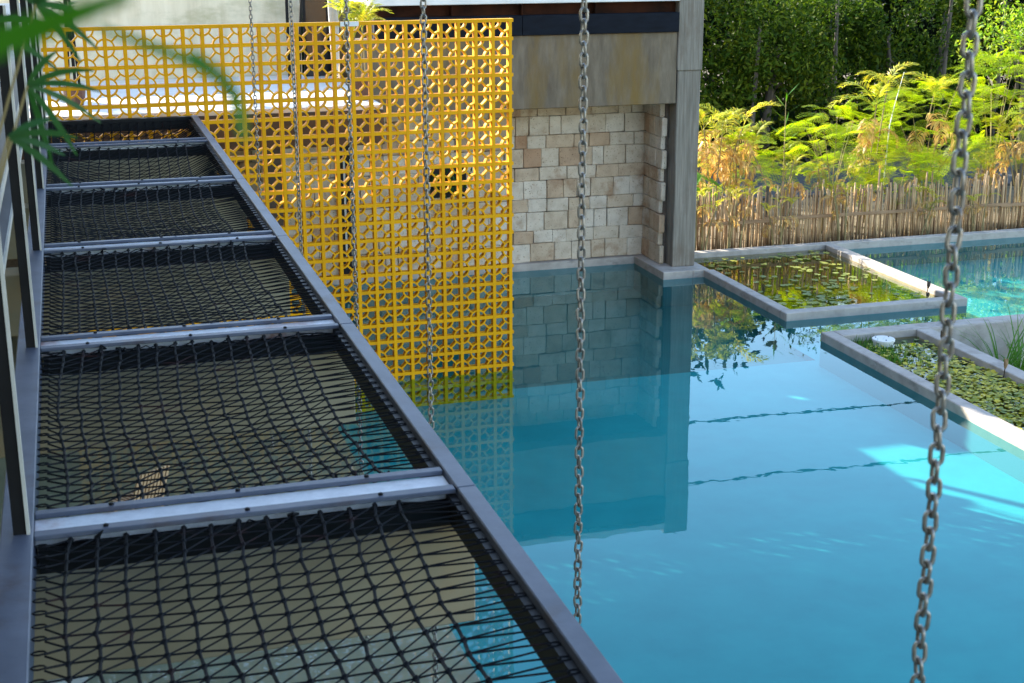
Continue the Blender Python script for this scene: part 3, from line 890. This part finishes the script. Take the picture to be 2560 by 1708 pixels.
# ------------------------------------------------------------------ plants
def frond(L, n, ll, droop, w, vee=0.5, curl=0.6):
    """rachis along +x arcing down, with two rows of leaflets"""
    m = MB()
    t = np.linspace(0, 1, 9)
    ang = 0.9 - droop * t
    dx = np.cos(ang) * L / 8; dz = np.sin(ang) * L / 8
    P = np.stack([np.concatenate([[0], np.cumsum(dx[:-1])]), np.zeros(9), np.concatenate([[0], np.cumsum(dz[:-1])])], 1)
    m.tube(P, np.linspace(0.008, 0.002, 9), 4, False)
    for k in range(n):
        s = 0.16 + 0.84 * (k + 0.5) / n
        i = min(7, int(s * 8)); fr = s * 8 - i
        p = P[i] * (1 - fr) + P[i + 1] * fr
        a = ang[i]
        T = np.array((math.cos(a), 0, math.sin(a))); U = np.array((-math.sin(a), 0, math.cos(a)))
        le = ll * (math.sin(math.pi * (0.12 + 0.80 * s)) ** 0.7) * random.uniform(0.85, 1.1)
        for sd in (-1, 1):
            sp_ = random.uniform(0.55, 0.8)
            d = T * sp_ + np.array((0, sd, 0)) * (1 - 0.3 * s) + U * vee * random.uniform(0.4, 1.0)
            d /= np.linalg.norm(d)
            q = p + d * le * 0.5
            d2 = d + np.array((0, 0, -curl * random.uniform(0.6, 1.4)))
            d2 /= np.linalg.norm(d2)
            e = q + d2 * le * 0.5
            wv = np.cross(d, U); wv = wv / (np.linalg.norm(wv) + 1e-9) * w
            m.add([p, q - wv, e, q + wv], [(0, 1, 2, 3)])
    return m
FR = [frond(random.uniform(0.75, 0.95), 24, 0.30, 1.7, 0.012).mesh('frond', MT['palm']) for _ in range(4)]
FD = [frond(0.7, 18, 0.24, 3.0, 0.014, 0.1, 1.4).mesh('frond', MT['dry']) for _ in range(3)]
def palm(x, y, h, nf, spread, label, ndry=2, stems=3, z0=-0.05, group='palms along the stick fence', name='areca_palm'):
    t = thing(name, label, 'palm', (x, y, z0), group)
    for s in range(stems):
        a = random.uniform(0, 6.3)
        bx, by = 0.10 * math.cos(a), 0.10 * math.sin(a)
        hh = h * random.uniform(0.55, 0.80)
        tx, ty = bx + random.gauss(0, spread * 0.22), by + random.gauss(0, spread * 0.16)
        P = [(bx * (1 - u) + tx * u ** 1.5, by * (1 - u) + ty * u ** 1.5, hh * u) for u in np.linspace(0, 1, 6)]
        MB().tube(P, np.linspace(0.016, 0.009, 6), 6).build('stem', MT['stem'], t)
        k = max(2, nf // stems)
        for f in range(k):
            sc = h / 2.6 * random.uniform(0.62, 0.98) * (0.6 + 0.4 * spread)
            put('frond', random.choice(FR), t, (tx, ty, hh * random.uniform(0.9, 1.0)), (0, random.uniform(-0.55, 0.15), a + f * 6.28 / k + random.uniform(-.5, .5)), sc)
        for f in range(ndry):
            put('frond', random.choice(FD), t, (bx * 0.4 + tx * 0.6, by * 0.4 + ty * 0.6, hh * random.uniform(0.55, 0.9)), (0, random.uniform(-0.1, 0.4), random.uniform(0, 6.3)), h / 2.6 * random.uniform(0.6, 1.1))
    return t
palm(5.55, 6.6, 3.3, 9, 1.0, 'tall arching palm with dry hanging fronds right beside the concrete column', 3, 3)
palm(6.15, 6.9, 2.2, 9, 1.0, 'yellow palm with drooping tan fronds, second from the column', 3, 3)
palm(6.75, 6.5, 1.95, 8, 0.9, 'low yellowing palm behind the fence left of the feathery bush', 2, 3)
palm(7.25, 7.2, 1.7, 7, 0.8, 'short shaggy palm between the low yellow palm and the feathery bush', 2, 2)
palm(8.75, 6.9, 3.7, 9, 0.55, 'tallest thin palm with pale fronds rising above the small feathery bush', 2, 2)
palm(9.5, 6.6, 1.6, 7, 0.9, 'low palm between the two feathery bushes', 2, 2)
palm(9.95, 7.3, 3.3, 5, 0.6, 'palm with one bent dry plume above the big feathery bush', 3, 1)
palm(11.0, 6.7, 1.7, 8, 0.9, 'low palm behind the fence right of the near chain', 2, 2)
palm(11.75, 6.8, 2.3, 8, 1.0, 'orange tinged palm at the far right edge behind the fence', 3, 3)
palm(12.6, 6.6, 2.0, 8, 1.0, 'bushy palm beyond the right end of the fence', 2, 3)
palm(8.0, 6.15, 1.25, 7, 0.9, 'small yellow palm leaning over the middle of the fence', 2, 2)
palm(5.0, 6.2, 1.7, 6, 0.8, 'palm half hidden behind the concrete column', 2, 2)
palm(6.45, 7.6, 1.9, 9, 1.1, 'yellow-green palm filling the gap behind the low yellowing palm', 3, 3)
palm(7.7, 6.5, 1.5, 9, 1.0, 'drooping orange-tipped palm just left of the small feathery bush', 3, 3)
palm(9.2, 7.7, 2.0, 9, 1.0, 'green palm behind the bare grey sapling', 2, 3)
palm(10.5, 6.3, 1.35, 9, 1.0, 'shaggy palm hanging over the fence below the big feathery bush', 3, 3)
palm(6.0, 6.1, 1.3, 9, 1.0, 'low palm with brown hanging fronds above the left fence', 4, 3)
palm(5.2, 7.0, 2.3, 9, 1.0, 'palm with bleached fronds at the very edge of the column', 3, 3)
palm(12.2, 7.3, 2.6, 9, 1.0, 'tall yellow palm at the right edge behind the near chain', 2, 3)
for x, h, lab in ((4.75, 1.0, 'thin young palm in front of the fence at the column'), (5.35, 0.95, 'young palm with yellow shoots in front of the left fence'),
                  (6.1, 0.85, 'small drooping palm before the fence above the pond'), (7.35, 1.0, 'small palm shoot before the middle of the fence rail'),
                  (8.9, 0.8, 'short sprig before the fence behind the second pool'), (9.9, 0.7, 'low yellow sprig before the fence near the chain')):
    palm(x, 5.28, h * 1.35, 6, 0.8, lab, 2, 3, group='young palms in front of the fence')

def spray_template():
    m = MB()
    L = 0.55
    for k in range(11):
        s = 0.08 + 0.92 * k / 10
        px, pz = L * s, 0.10 * s - 0.22 * s * s
        le = 0.20 * math.sin(math.pi * (0.18 + 0.72 * s)) ** 0.8
        for sd in (-1, 1):
            d = np.array((0.6, sd * 0.8, -0.05))
            for q in range(7):
                b = np.array((px, 0, pz)) + d * le * (q + 0.6) / 7
                for s2 in (-1, 1):
                    dd = np.array((0.8 * s2 + 0.3, -0.6 * sd * s2 * 0.9, 0.0)) * 0.030
                    wv = np.array((0.012, 0.012 * sd, 0.002)) * 0.8
                    b2 = b + np.array((0, 0, random.uniform(-.006, .006)))
                    m.add([b2, b2 + dd * 0.5 - wv * 0.5, b2 + dd, b2 + dd * 0.5 + wv * 0.5], [(0, 1, 2, 3)])
    return np.concatenate(m.v), m.f
SPV, SPF = spray_template()
def feather_bush(x, y, z0, cx, h0, h1, ns, label, ry=0.6):
    t = thing('feathery_bush', label, 'bush', (x, y, z0), 'feathery bushes behind the fence')
    st, fo = MB(), MB()
    V_all, F_all, n = [], [], 0
    for b in range(9):
        a = random.uniform(0, 6.3); rr = random.uniform(0.3, 1)
        tip = np.array((cx * rr * math.cos(a), ry * rr * math.sin(a), random.uniform(h0 + 0.3 * (h1 - h0), h1)))
        P = [tip * np.array((u ** 1.3, u ** 1.3, u ** 0.8)) for u in np.linspace(0, 1, 6)]
        st.tube(P, np.linspace(0.016, 0.004, 6), 5)
    st.build('stem', MT['stem'], t)
    for s in range(ns):
        a = random.uniform(0, 6.3); rr = 1.12 * math.sqrt(random.random())
        v = random.random()
        prof = math.sin(math.pi * min(1, 0.15 + 0.85 * (1 - v) ** 0.8)) * 0.6 + 0.5 * (1 - v)
        p = (cx * rr * math.cos(a) * prof, ry * rr * math.sin(a) * prof, h0 + (h1 - h0) * v)
        M = Matrix.Translation(p) @ Euler((random.gauss(0, .3), random.gauss(-0.05, .3), a + random.gauss(0, .6))).to_matrix().to_4x4() @ Matrix.Scale(random.uniform(0.6, 1.1), 4)
        V_all.append(xf(SPV, M))
    V = np.concatenate(V_all)
    nf = len(SPF); nv = len(SPV)
    F = (np.array(SPF)[None] + (np.arange(ns) * nv)[:, None, None]).reshape(-1, 4)
    me = bpy.data.meshes.new('foliage')
    me.from_pydata(V.tolist(), [], F.tolist())
    me.materials.append(MT['feather'])
    put('foliage', me, t)
feather_bush(8.05, 7.0, -0.05, 0.95, 0.75, 2.05, 130, 'bright yellow-green feathery bush in the middle behind the fence')
feather_bush(10.0, 7.2, -0.05, 1.1, 0.8, 2.4, 200, 'large feathery bush left of the near chain behind the fence')
feather_bush(11.7, 7.6, -0.05, 1.0, 0.8, 2.9, 170, 'tall feathery bush at the right edge behind the fence')
feather_bush(8.9, 6.3, -0.05, 0.6, 0.6, 1.35, 60, 'low feathery bush hanging over the fence between the two larger bushes', 0.35)
feather_bush(6.3, 7.4, -0.05, 0.8, 0.5, 1.7, 80, 'smaller feathery bush among the palms near the column')

# bare leaning stick
t = thing('bare_sapling', 'bare grey sapling leaning between the palms', 'sapling', (9.0, 6.9, -0.05))
MB().tube([(0, 0, 0), (0.02, 0, 0.9), (0.05, 0, 1.7), (0.13, 0, 2.1), (0.27, 0, 2.65)], [0.014, 0.012, 0.010, 0.008, 0.004], 6).build('trunk', MT['white'], t)
MB().tube([(0.03, 0, 1.2), (-0.12, 0, 1.6)], [0.006, 0.002], 5).build('twig', MT['bark'], t)
t = thing('young_sapling', 'thin green sapling with upright narrow leaves near the column palms', 'sapling', (7.0, 6.9, -0.05))
MB().tube([(0, 0, 0), (0.02, 0, 1.2), (0.0, 0, 2.3)], [0.012, 0.01, 0.004], 6).build('trunk', MT['stem'], t)
mb = MB()
for k in range(9):
    zz = 1.5 + 0.1 * k; a = k * 2.4; l = 0.30
    d = np.array((math.cos(a), math.sin(a), 0.7)); w = np.array((-math.sin(a), math.cos(a), 0)) * 0.014
    p = np.array((0.01, 0, zz))
    mb.add([p, p + d * l * .5 - w, p + d * l, p + d * l * .5 + w], [(0, 1, 2, 3)])
mb.build('leaves', MT['grass'], t)

# broad leaf plant by the column
t = thing('broadleaf_plant', 'dark green broad-leaved plant at the foot of the palms by the column', 'plant', (5.1, 6.3, -0.05))
for k in range(9):
    mb = MB()
    a = k * 2.4; l = random.uniform(0.25, 0.4); h0 = random.uniform(0.9, 1.3)
    d = np.array((math.cos(a), math.sin(a), -0.35)); w = np.array((-math.sin(a), math.cos(a), 0)) * 0.11
    p = np.array((0.06 * math.cos(a), 0.06 * math.sin(a), h0))
    mb.add([p, p + d * l * .35 - w, p + d * l * .75 - w * .7 - (0, 0, .03), p + d * l - (0, 0, .08), p + d * l * .75 + w * .7 - (0, 0, .03), p + d * l * .35 + w], [(0, 1, 2, 3, 4, 5)])
    mb.build('leaf', MT['grass'], t)
MB().tube([(0, 0, 0), (0, 0, 1.25)], 0.015, 6).build('stem', MT['stem'], t)

# arching grasses in the yard right of the planter
def tuft(x, y, z0, n, l, label, group='grass tufts right of the planter'):
    t = thing('grass_tuft', label, 'grass', (x, y, z0), group)
    for k in range(n):
        mb = MB()
        a = random.uniform(0, 6.3); L = l * random.uniform(0.6, 1.1); out_ = random.uniform(0.25, 0.8)
        w = np.array((-math.sin(a), math.cos(a), 0)) * random.uniform(0.008, 0.016)
        V, F = [], []
        for i, u in enumerate(np.linspace(0, 1, 7)):
            c = np.array((math.cos(a) * out_ * L * u ** 1.3, math.sin(a) * out_ * L * u ** 1.3, L * (u - 0.62 * out_ * u ** 2.4)))
            ww = w * (1 - u ** 2) + w * 0.05
            V += [c - ww, c + ww]
            if i: F.append((2 * i - 2, 2 * i - 1, 2 * i + 1, 2 * i))
        mb.add(V, F).build('blade', MT['grass'], t)
tuft(6.25, -0.75, -0.62, 34, 1.35, 'arching green grass against the wall right of the long planter')
tuft(6.40, -1.30, -0.62, 40, 1.35, 'dense green grass tuft at the right picture edge')
tuft(5.95, -1.75, -0.62, 26, 1.05, 'low grass tuft just behind the long planter wall')
tuft(6.65, -0.55, -0.62, 28, 1.2, 'tall grass tuft in the corner below the pool wall')

# trees ------------------------------------------------------------
def leaf_cluster(nl, rad, size):
    V, F = [], []
    for k in range(nl):
        p = rng.normal(0, 1, 3); p = p / np.linalg.norm(p) * rad * rng.uniform(0.2, 1.0) ** 0.6
        d = rng.normal(0, 1, 3); d[2] -= 0.35; d /= np.linalg.norm(d)
        s = np.cross(d, rng.normal(0, 1, 3)); s /= np.linalg.norm(s)
        L = size * rng.uniform(0.7, 1.3); W = L * 0.36
        n = len(V)
        V += [p, p + d * L * .5 - s * W * .5, p + d * L, p + d * L * .5 + s * W * .5]
        F.append((n, n + 1, n + 2, n + 3))
    return np.array(V), np.array(F)
LC = [leaf_cluster(30, 0.34, 0.15) for _ in range(4)]
LCS = [leaf_cluster(26, 0.30, 0.10) for _ in range(4)]
LCB = [leaf_cluster(34, 0.75, 0.30) for _ in range(3)]
def foliage_mesh(name, pts, bank, mat, smin=0.7, smax=1.3):
    Vs, Fs, n = [], [], 0
    for p in pts:
        V, F = bank[rng.integers(len(bank))]
        M = Euler((rng.uniform(0, 6.3), rng.uniform(0, 6.3), rng.uniform(0, 6.3))).to_matrix()
        W = V @ np.array(M).T * rng.uniform(smin, smax) + p
        Vs.append(W); Fs.append(F + n); n += len(V)
    me = bpy.data.meshes.new(name)
    me.from_pydata(np.concatenate(Vs).tolist(), [], np.concatenate(Fs).tolist())
    me.materials.append(mat)
    return me
def tree(x, y, z0, trunk_h, lobes, nclus, mat, label, bank=None, tr=0.14, group=None, cat='tree', name='leafy_tree', sub=7):
    t = thing(name, label, cat, (x, y, z0), group)
    mb = MB()
    ht = trunk_h
    P = [(0.12 * math.sin(u * 3 + x), 0.1 * math.cos(u * 2 + y), ht * u) for u in np.linspace(0, 1, 7)]
    mb.tube(P, np.linspace(tr, tr * 0.4, 7), 8)
    tip = np.array(P[-1])
    for (lx, ly, lz, rx, ry_, rz_) in lobes:
        e = np.array((lx, ly, lz))
        s = tip * random.uniform(0.5, 0.85)
        mb.tube([s, s * 0.5 + e * 0.5 + np.array((0, 0, 0.15)), e], [tr * 0.4, tr * 0.25, tr * 0.1], 6)
    mb.build('trunk', MT['bark'], t, None, True)
    if sub:
        L2 = []
        for (lx, ly, lz, rx, ry_, rz_) in lobes:
            for q in range(sub):
                d = rng.normal(0, 1, 3); d /= np.linalg.norm(d); rr = rng.uniform(0.45, 0.95)
                k = rng.uniform(0.30, 0.48)
                L2.append((lx + d[0] * rx * rr, ly + d[1] * ry_ * rr, lz + d[2] * rz_ * rr, rx * k, ry_ * k, rz_ * k * rng.uniform(0.8, 1.5)))
        lobes = L2
    pts = []
    wts = np.array([l[3] * l[4] * l[5] for l in lobes]) ** 0.7
    wts /= wts.sum()
    for k in range(nclus):
        l = lobes[rng.choice(len(lobes), p=wts)]
        d = rng.normal(0, 1, 3); d /= np.linalg.norm(d)
        rr = rng.uniform(0.35, 1.08) ** 0.7
        rr *= 1 + 0.22 * math.sin(5 * d[0] + 3 * d[2] + l[0] * 7)
        pts.append((l[0] + d[0] * l[3] * rr, l[1] + d[1] * l[4] * rr, l[2] + d[2] * l[5] * rr))
    put('crown', foliage_mesh('crown', pts, bank or LC, mat), t)
    return t
GT = 'dark trees beyond the road'
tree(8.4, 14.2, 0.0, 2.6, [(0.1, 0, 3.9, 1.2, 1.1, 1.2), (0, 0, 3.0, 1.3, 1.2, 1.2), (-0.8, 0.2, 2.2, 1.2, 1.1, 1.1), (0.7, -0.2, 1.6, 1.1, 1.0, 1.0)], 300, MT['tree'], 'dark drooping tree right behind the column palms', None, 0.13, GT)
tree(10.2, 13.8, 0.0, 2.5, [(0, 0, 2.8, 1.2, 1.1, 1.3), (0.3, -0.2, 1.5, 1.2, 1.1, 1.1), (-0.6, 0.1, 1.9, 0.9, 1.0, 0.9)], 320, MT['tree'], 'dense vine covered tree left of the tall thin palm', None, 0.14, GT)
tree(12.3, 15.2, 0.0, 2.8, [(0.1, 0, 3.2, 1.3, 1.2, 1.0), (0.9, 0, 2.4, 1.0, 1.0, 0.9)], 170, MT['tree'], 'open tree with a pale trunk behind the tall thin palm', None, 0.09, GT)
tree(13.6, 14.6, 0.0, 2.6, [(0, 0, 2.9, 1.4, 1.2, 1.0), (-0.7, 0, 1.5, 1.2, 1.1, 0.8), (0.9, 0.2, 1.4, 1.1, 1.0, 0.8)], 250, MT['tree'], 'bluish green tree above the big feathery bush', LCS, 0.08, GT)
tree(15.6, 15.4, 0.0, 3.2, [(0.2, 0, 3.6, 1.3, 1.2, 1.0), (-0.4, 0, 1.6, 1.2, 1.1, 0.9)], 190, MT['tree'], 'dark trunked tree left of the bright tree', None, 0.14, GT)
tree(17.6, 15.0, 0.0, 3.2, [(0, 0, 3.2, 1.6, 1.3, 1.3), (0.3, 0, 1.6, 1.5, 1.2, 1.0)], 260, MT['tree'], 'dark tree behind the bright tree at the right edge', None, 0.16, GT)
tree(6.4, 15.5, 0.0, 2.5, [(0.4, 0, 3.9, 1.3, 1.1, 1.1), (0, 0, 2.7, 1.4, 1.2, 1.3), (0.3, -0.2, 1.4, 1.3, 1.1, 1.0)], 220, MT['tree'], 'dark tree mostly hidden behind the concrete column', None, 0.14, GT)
tree(13.3, 9.2, 0.0, 3.4, [(0, 0, 3.9, 1.3, 1.2, 1.2), (-0.5, -0.2, 3.0, 1.0, 0.9, 0.8), (0.8, 0.1, 2.6, 1.2, 1.0, 0.9)], 260, MT['brighttree'], 'bright green sunlit tree in the upper right corner', LCS, 0.10)
# unseen tree added to block the sun, beyond the beige wall
tree(-9.0, 9.4, 0.0, 7.0, [(-0.5, 0, 8.7, 1.9, 1.6, 1.3), (-2.6, 0.2, 9.5, 2.4, 1.8, 1.9), (1.5, 0, 7.5, 0.9, 0.9, 0.32), (-3.8, 0, 9.0, 2.2, 1.6, 1.6)], 400, MT['tree'], 'unseen tree added behind the terrace wall to shade the screen and pool', [leaf_cluster(40, 0.5, 0.22) for _ in range(3)], 0.25, None, 'tree', 'leafy_tree', 0)
# trunks seen between the crowns
for i, (x, y, h, lab) in enumerate(((11.6, 13.6, 3.6, 'pale thin trunk between the vine covered tree and the open tree'), (14.6, 13.9, 4.0, 'reddish thin trunk above the big feathery bush'), (16.3, 14.2, 4.4, 'thick dark trunk beside the red flowers'), (9.4, 13.1, 3.0, 'short pale stem in the dark left wood'))):
    t = thing('slender_tree', lab, 'tree', (x, y, 0))
    MB().tube([(0, 0, 0), (0.05, 0, h * 0.5), (0.02 + 0.1 * (i % 2), 0, h)], [0.06, 0.05, 0.035], 7).build('trunk', MT['bark'], t)
    put('crown', foliage_mesh('crown', [(rng.normal(0, .5), rng.normal(0, .4), h + rng.normal(0, .35)) for _ in range(40)], LCS, MT['tree']), t)
# red flowers
t = thing('red_flowering_shrub', 'shrub with small red flowers deep in the shade at the upper right', 'shrub', (17.2, 16.6, 0))
put('crown', foliage_mesh('crown', [(rng.normal(0, .5), rng.normal(0, .4), 2.2 + rng.normal(0, .4)) for _ in range(50)], LCS, MT['tree']), t)
put('blossom', foliage_mesh('blossom', [(rng.normal(0, .22), -0.8, 2.45 + rng.normal(0, .06)) for _ in range(7)], [leaf_cluster(14, 0.07, 0.06)], MT['red']), t)
MB().tube([(0, 0, 0), (0, 0, 2.2)], 0.04, 6).build('trunk', MT['bark'], t)
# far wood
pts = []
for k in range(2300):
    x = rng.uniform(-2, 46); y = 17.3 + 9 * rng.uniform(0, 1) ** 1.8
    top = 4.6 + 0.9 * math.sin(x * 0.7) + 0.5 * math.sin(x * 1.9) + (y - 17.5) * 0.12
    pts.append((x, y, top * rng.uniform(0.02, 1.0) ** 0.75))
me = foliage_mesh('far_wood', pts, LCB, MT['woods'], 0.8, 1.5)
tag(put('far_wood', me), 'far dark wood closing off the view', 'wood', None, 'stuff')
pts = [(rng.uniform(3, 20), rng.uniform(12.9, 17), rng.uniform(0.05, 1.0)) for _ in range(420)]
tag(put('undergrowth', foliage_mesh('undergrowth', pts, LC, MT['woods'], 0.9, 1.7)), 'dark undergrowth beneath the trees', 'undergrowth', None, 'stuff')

# cables overhead
for z, y, sag, lab in ((4.28, 9.0, 0.12, 'lower overhead cable, seen mirrored in the pool'), (5.72, 9.4, 0.16, 'upper overhead cable, seen mirrored in the pool')):
    P = [(x, y, z + 0.012 * (x - 4) + sag * (((x - 8) / 22) ** 2)) for x in np.linspace(-14, 30, 30)]
    o = MB().tube(P, 0.019, 5).build('overhead_cable', MT['cable'])
    tag(o, lab, 'cable')

# terrace plants ---------------------------------------------------
FY = [frond(0.8, 22, 0.30, 1.5, 0.013).mesh('frond', MT['palm']) for _ in range(3)]
def potted(x, y, z, h, nf, label, stemmat, stems, fr_bank, stem_r, name='potted_palm', leanmax=0.10, tilt=(-0.55, 0.15), sc=0.75):
    t = thing(name, label, 'potted palm', (x, y, z))
    MB().lathe([(0.09, 0), (0.12, 0.10), (0.14, 0.24), (0.15, 0.25), (0.13, 0.255)], 16).build('pot', MT['pot'], t)
    for s in range(stems):
        a = s * 6.28 / stems
        bx, by = 0.07 * math.cos(a), 0.07 * math.sin(a)
        tx, ty = bx + random.gauss(0, leanmax), by + random.gauss(0, leanmax)
        hh = h * random.uniform(0.6, 0.9)
        MB().tube([(bx, by, 0.22), ((bx + tx) / 2, (by + ty) / 2, hh * .55), (tx, ty, hh)], stem_r, 6).build('stem', stemmat, t)
        for f in range(nf // stems):
            put('frond', random.choice(fr_bank), t, (tx, ty, hh), (0, random.uniform(*tilt), random.uniform(0, 6.3)), sc * random.uniform(0.8, 1.1))
    return t
potted(-1.30, 2.2, 3.0, 1.1, 16, 'sunlit yellow palm in a brown pot at the terrace end', MT['stem'], 4, FY, 0.010, sc=0.62)
HL = [frond(0.8, 20, 0.3, 1.5, 0.012).mesh('frond', MT['houseleaf']) for _ in range(3)]
potted(-4.72, 2.5, 3.0, 1.75, 12, 'dark stemmed palm in a brown pot behind the left end of the screen', MT['black'], 5, HL, 0.018, sc=0.7)
# green plant in the wall niche
t = thing('niche_plant', 'dark green leafy plant in the wall niche behind the screen', 'plant', (0.5, 4.8, 1.2))
put('foliage', foliage_mesh('foliage', [(rng.normal(0, .13), rng.normal(0, .04), 0.22 + rng.normal(0, .11)) for _ in range(10)], [leaf_cluster(14, 0.10, 0.11)], MT['houseleaf']), t)

# lady palm on the walkway, left
def blade_fan(t, c, n, l, axis, spread, w=0.018):
    for k in range(n):
        a = -spread + 2 * spread * k / (n - 1) + random.uniform(-.08, .08)
        d = Matrix.Rotation(a, 3, 'Y') @ Vector(axis)
        d.y += random.uniform(-.35, .35)
        d.normalize()
        L = l * 0.8 * random.uniform(0.7, 1.1)
        side = d.cross(Vector((0.25, 0.92, -0.28))).normalized() * w
        V, F = [], []
        for i, u in enumerate((0, .25, .5, .75, 1.0)):
            p = Vector(c) + d * L * u + Vector((0, 0, -0.30 * L * u * u))
            ww = side * (0.25 + 1.0 * math.sin(math.pi * min(1, u * 0.9 + 0.08)))
            V += [p - ww, p + ww]
            if i: F.append((2 * i - 2, 2 * i - 1, 2 * i + 1, 2 * i))
        mb = MB(); mb.add([tuple(v) for v in V], F)
        mb.build('leaf', MT['houseleaf'], t)
lp = thing('lady_palm', 'green lady palm leaning over the railing at the left edge', 'palm', (-5.2, -13.3, 3.15))
cents = [((0.36, -0.06, 1.696), (0.9, 0, -0.1), 6, 0.155, 1.2), ((0.333, -0.29, 1.646), (0.9, 0, 0.05), 4, 0.125, 0.6), ((0.29, 0.0, 1.79), (0.3, 0, 0.8), 6, 0.15, 1.5), ((0.25, 0.04, 1.70), (-0.3, 0, 0.4), 4, 0.14, 1.3), ((0.383, -0.03, 1.82), (0.5, 0, 0.5), 8, 0.13, 1.6)]
for c, ax, n, l, spd in cents:
    MB().tube([(0, 0, 0), (c[0] * .3, c[1] * .4, c[2] * .6), c], [0.008, 0.005, 0.002], 6).build('stem', MT['stem'], lp)
    blade_fan(lp, c, n, l, ax, spd, 0.0045)
# close foreground leaves
np_ = thing('foreground_palm', 'out of focus palm leaves close to the camera at the upper left', 'palm', (-5.0, -14.7, 3.14))
MT['nearleaf'] = leafmat('near_palm_leaf', [(0.1, (0.03, 0.14, 0.003)), (0.9, (0.05, 0.19, 0.004))], (0.8, 1.0, 0.2), 0.5)
def blade(pts, w, parent, mat=MT['nearleaf']):
    P = [Vector(p) for p in pts]
    V, F = [], []
    n = len(P)
    view = Vector((0.28, 0.92, -0.28))
    for i, p in enumerate(P):
        d = (P[min(i + 1, n - 1)] - P[max(i - 1, 0)]).normalized()
        s = d.cross(view).normalized() * w * (0.35 + 0.65 * math.sin(math.pi * (0.1 + 0.85 * i / (n - 1))))
        V += [tuple(p - s), tuple(p + s + view * 0.004)]
        if i: F.append((2 * i - 2, 2 * i - 1, 2 * i + 1, 2 * i))
    o = MB().add(V, F).build('leaf', mat, parent)
    o.location = -Vector(parent.location)
    return o
blade([(-4.8539, -15.3622, 5.0388), (-4.8269, -15.3532, 5.0478), (-4.8059, -15.3532, 5.0544), (-4.7849, -15.3532, 5.061), (-4.7579, -15.3592, 5.0706)], 0.0061, np_)
blade([(-4.8533, -15.3223, 5.0464), (-4.8285, -15.3099, 5.0588), (-4.8099, -15.3099, 5.07), (-4.7913, -15.3099, 5.0836)], 0.0120, np_)
blade([(-4.765, -15.2129, 5.0524), (-4.743, -15.2184, 5.0436), (-4.7292, -15.2212, 5.0381), (-4.7193, -15.2267, 5.0315), (-4.7127, -15.2294, 5.0249)], 0.0025, np_)
blade([(-4.7292, -15.2129, 5.042), (-4.7193, -15.2239, 5.0321), (-4.7138, -15.2294, 5.0216), (-4.7127, -15.2349, 5.0084)], 0.0025, np_)
MB().tube([(0, 0, 0), (0.05, 0.02, 1.0), (0.12, 0.05, 1.85)], [0.012, 0.008, 0.004], 6).build('stem', MT['stem'], np_)
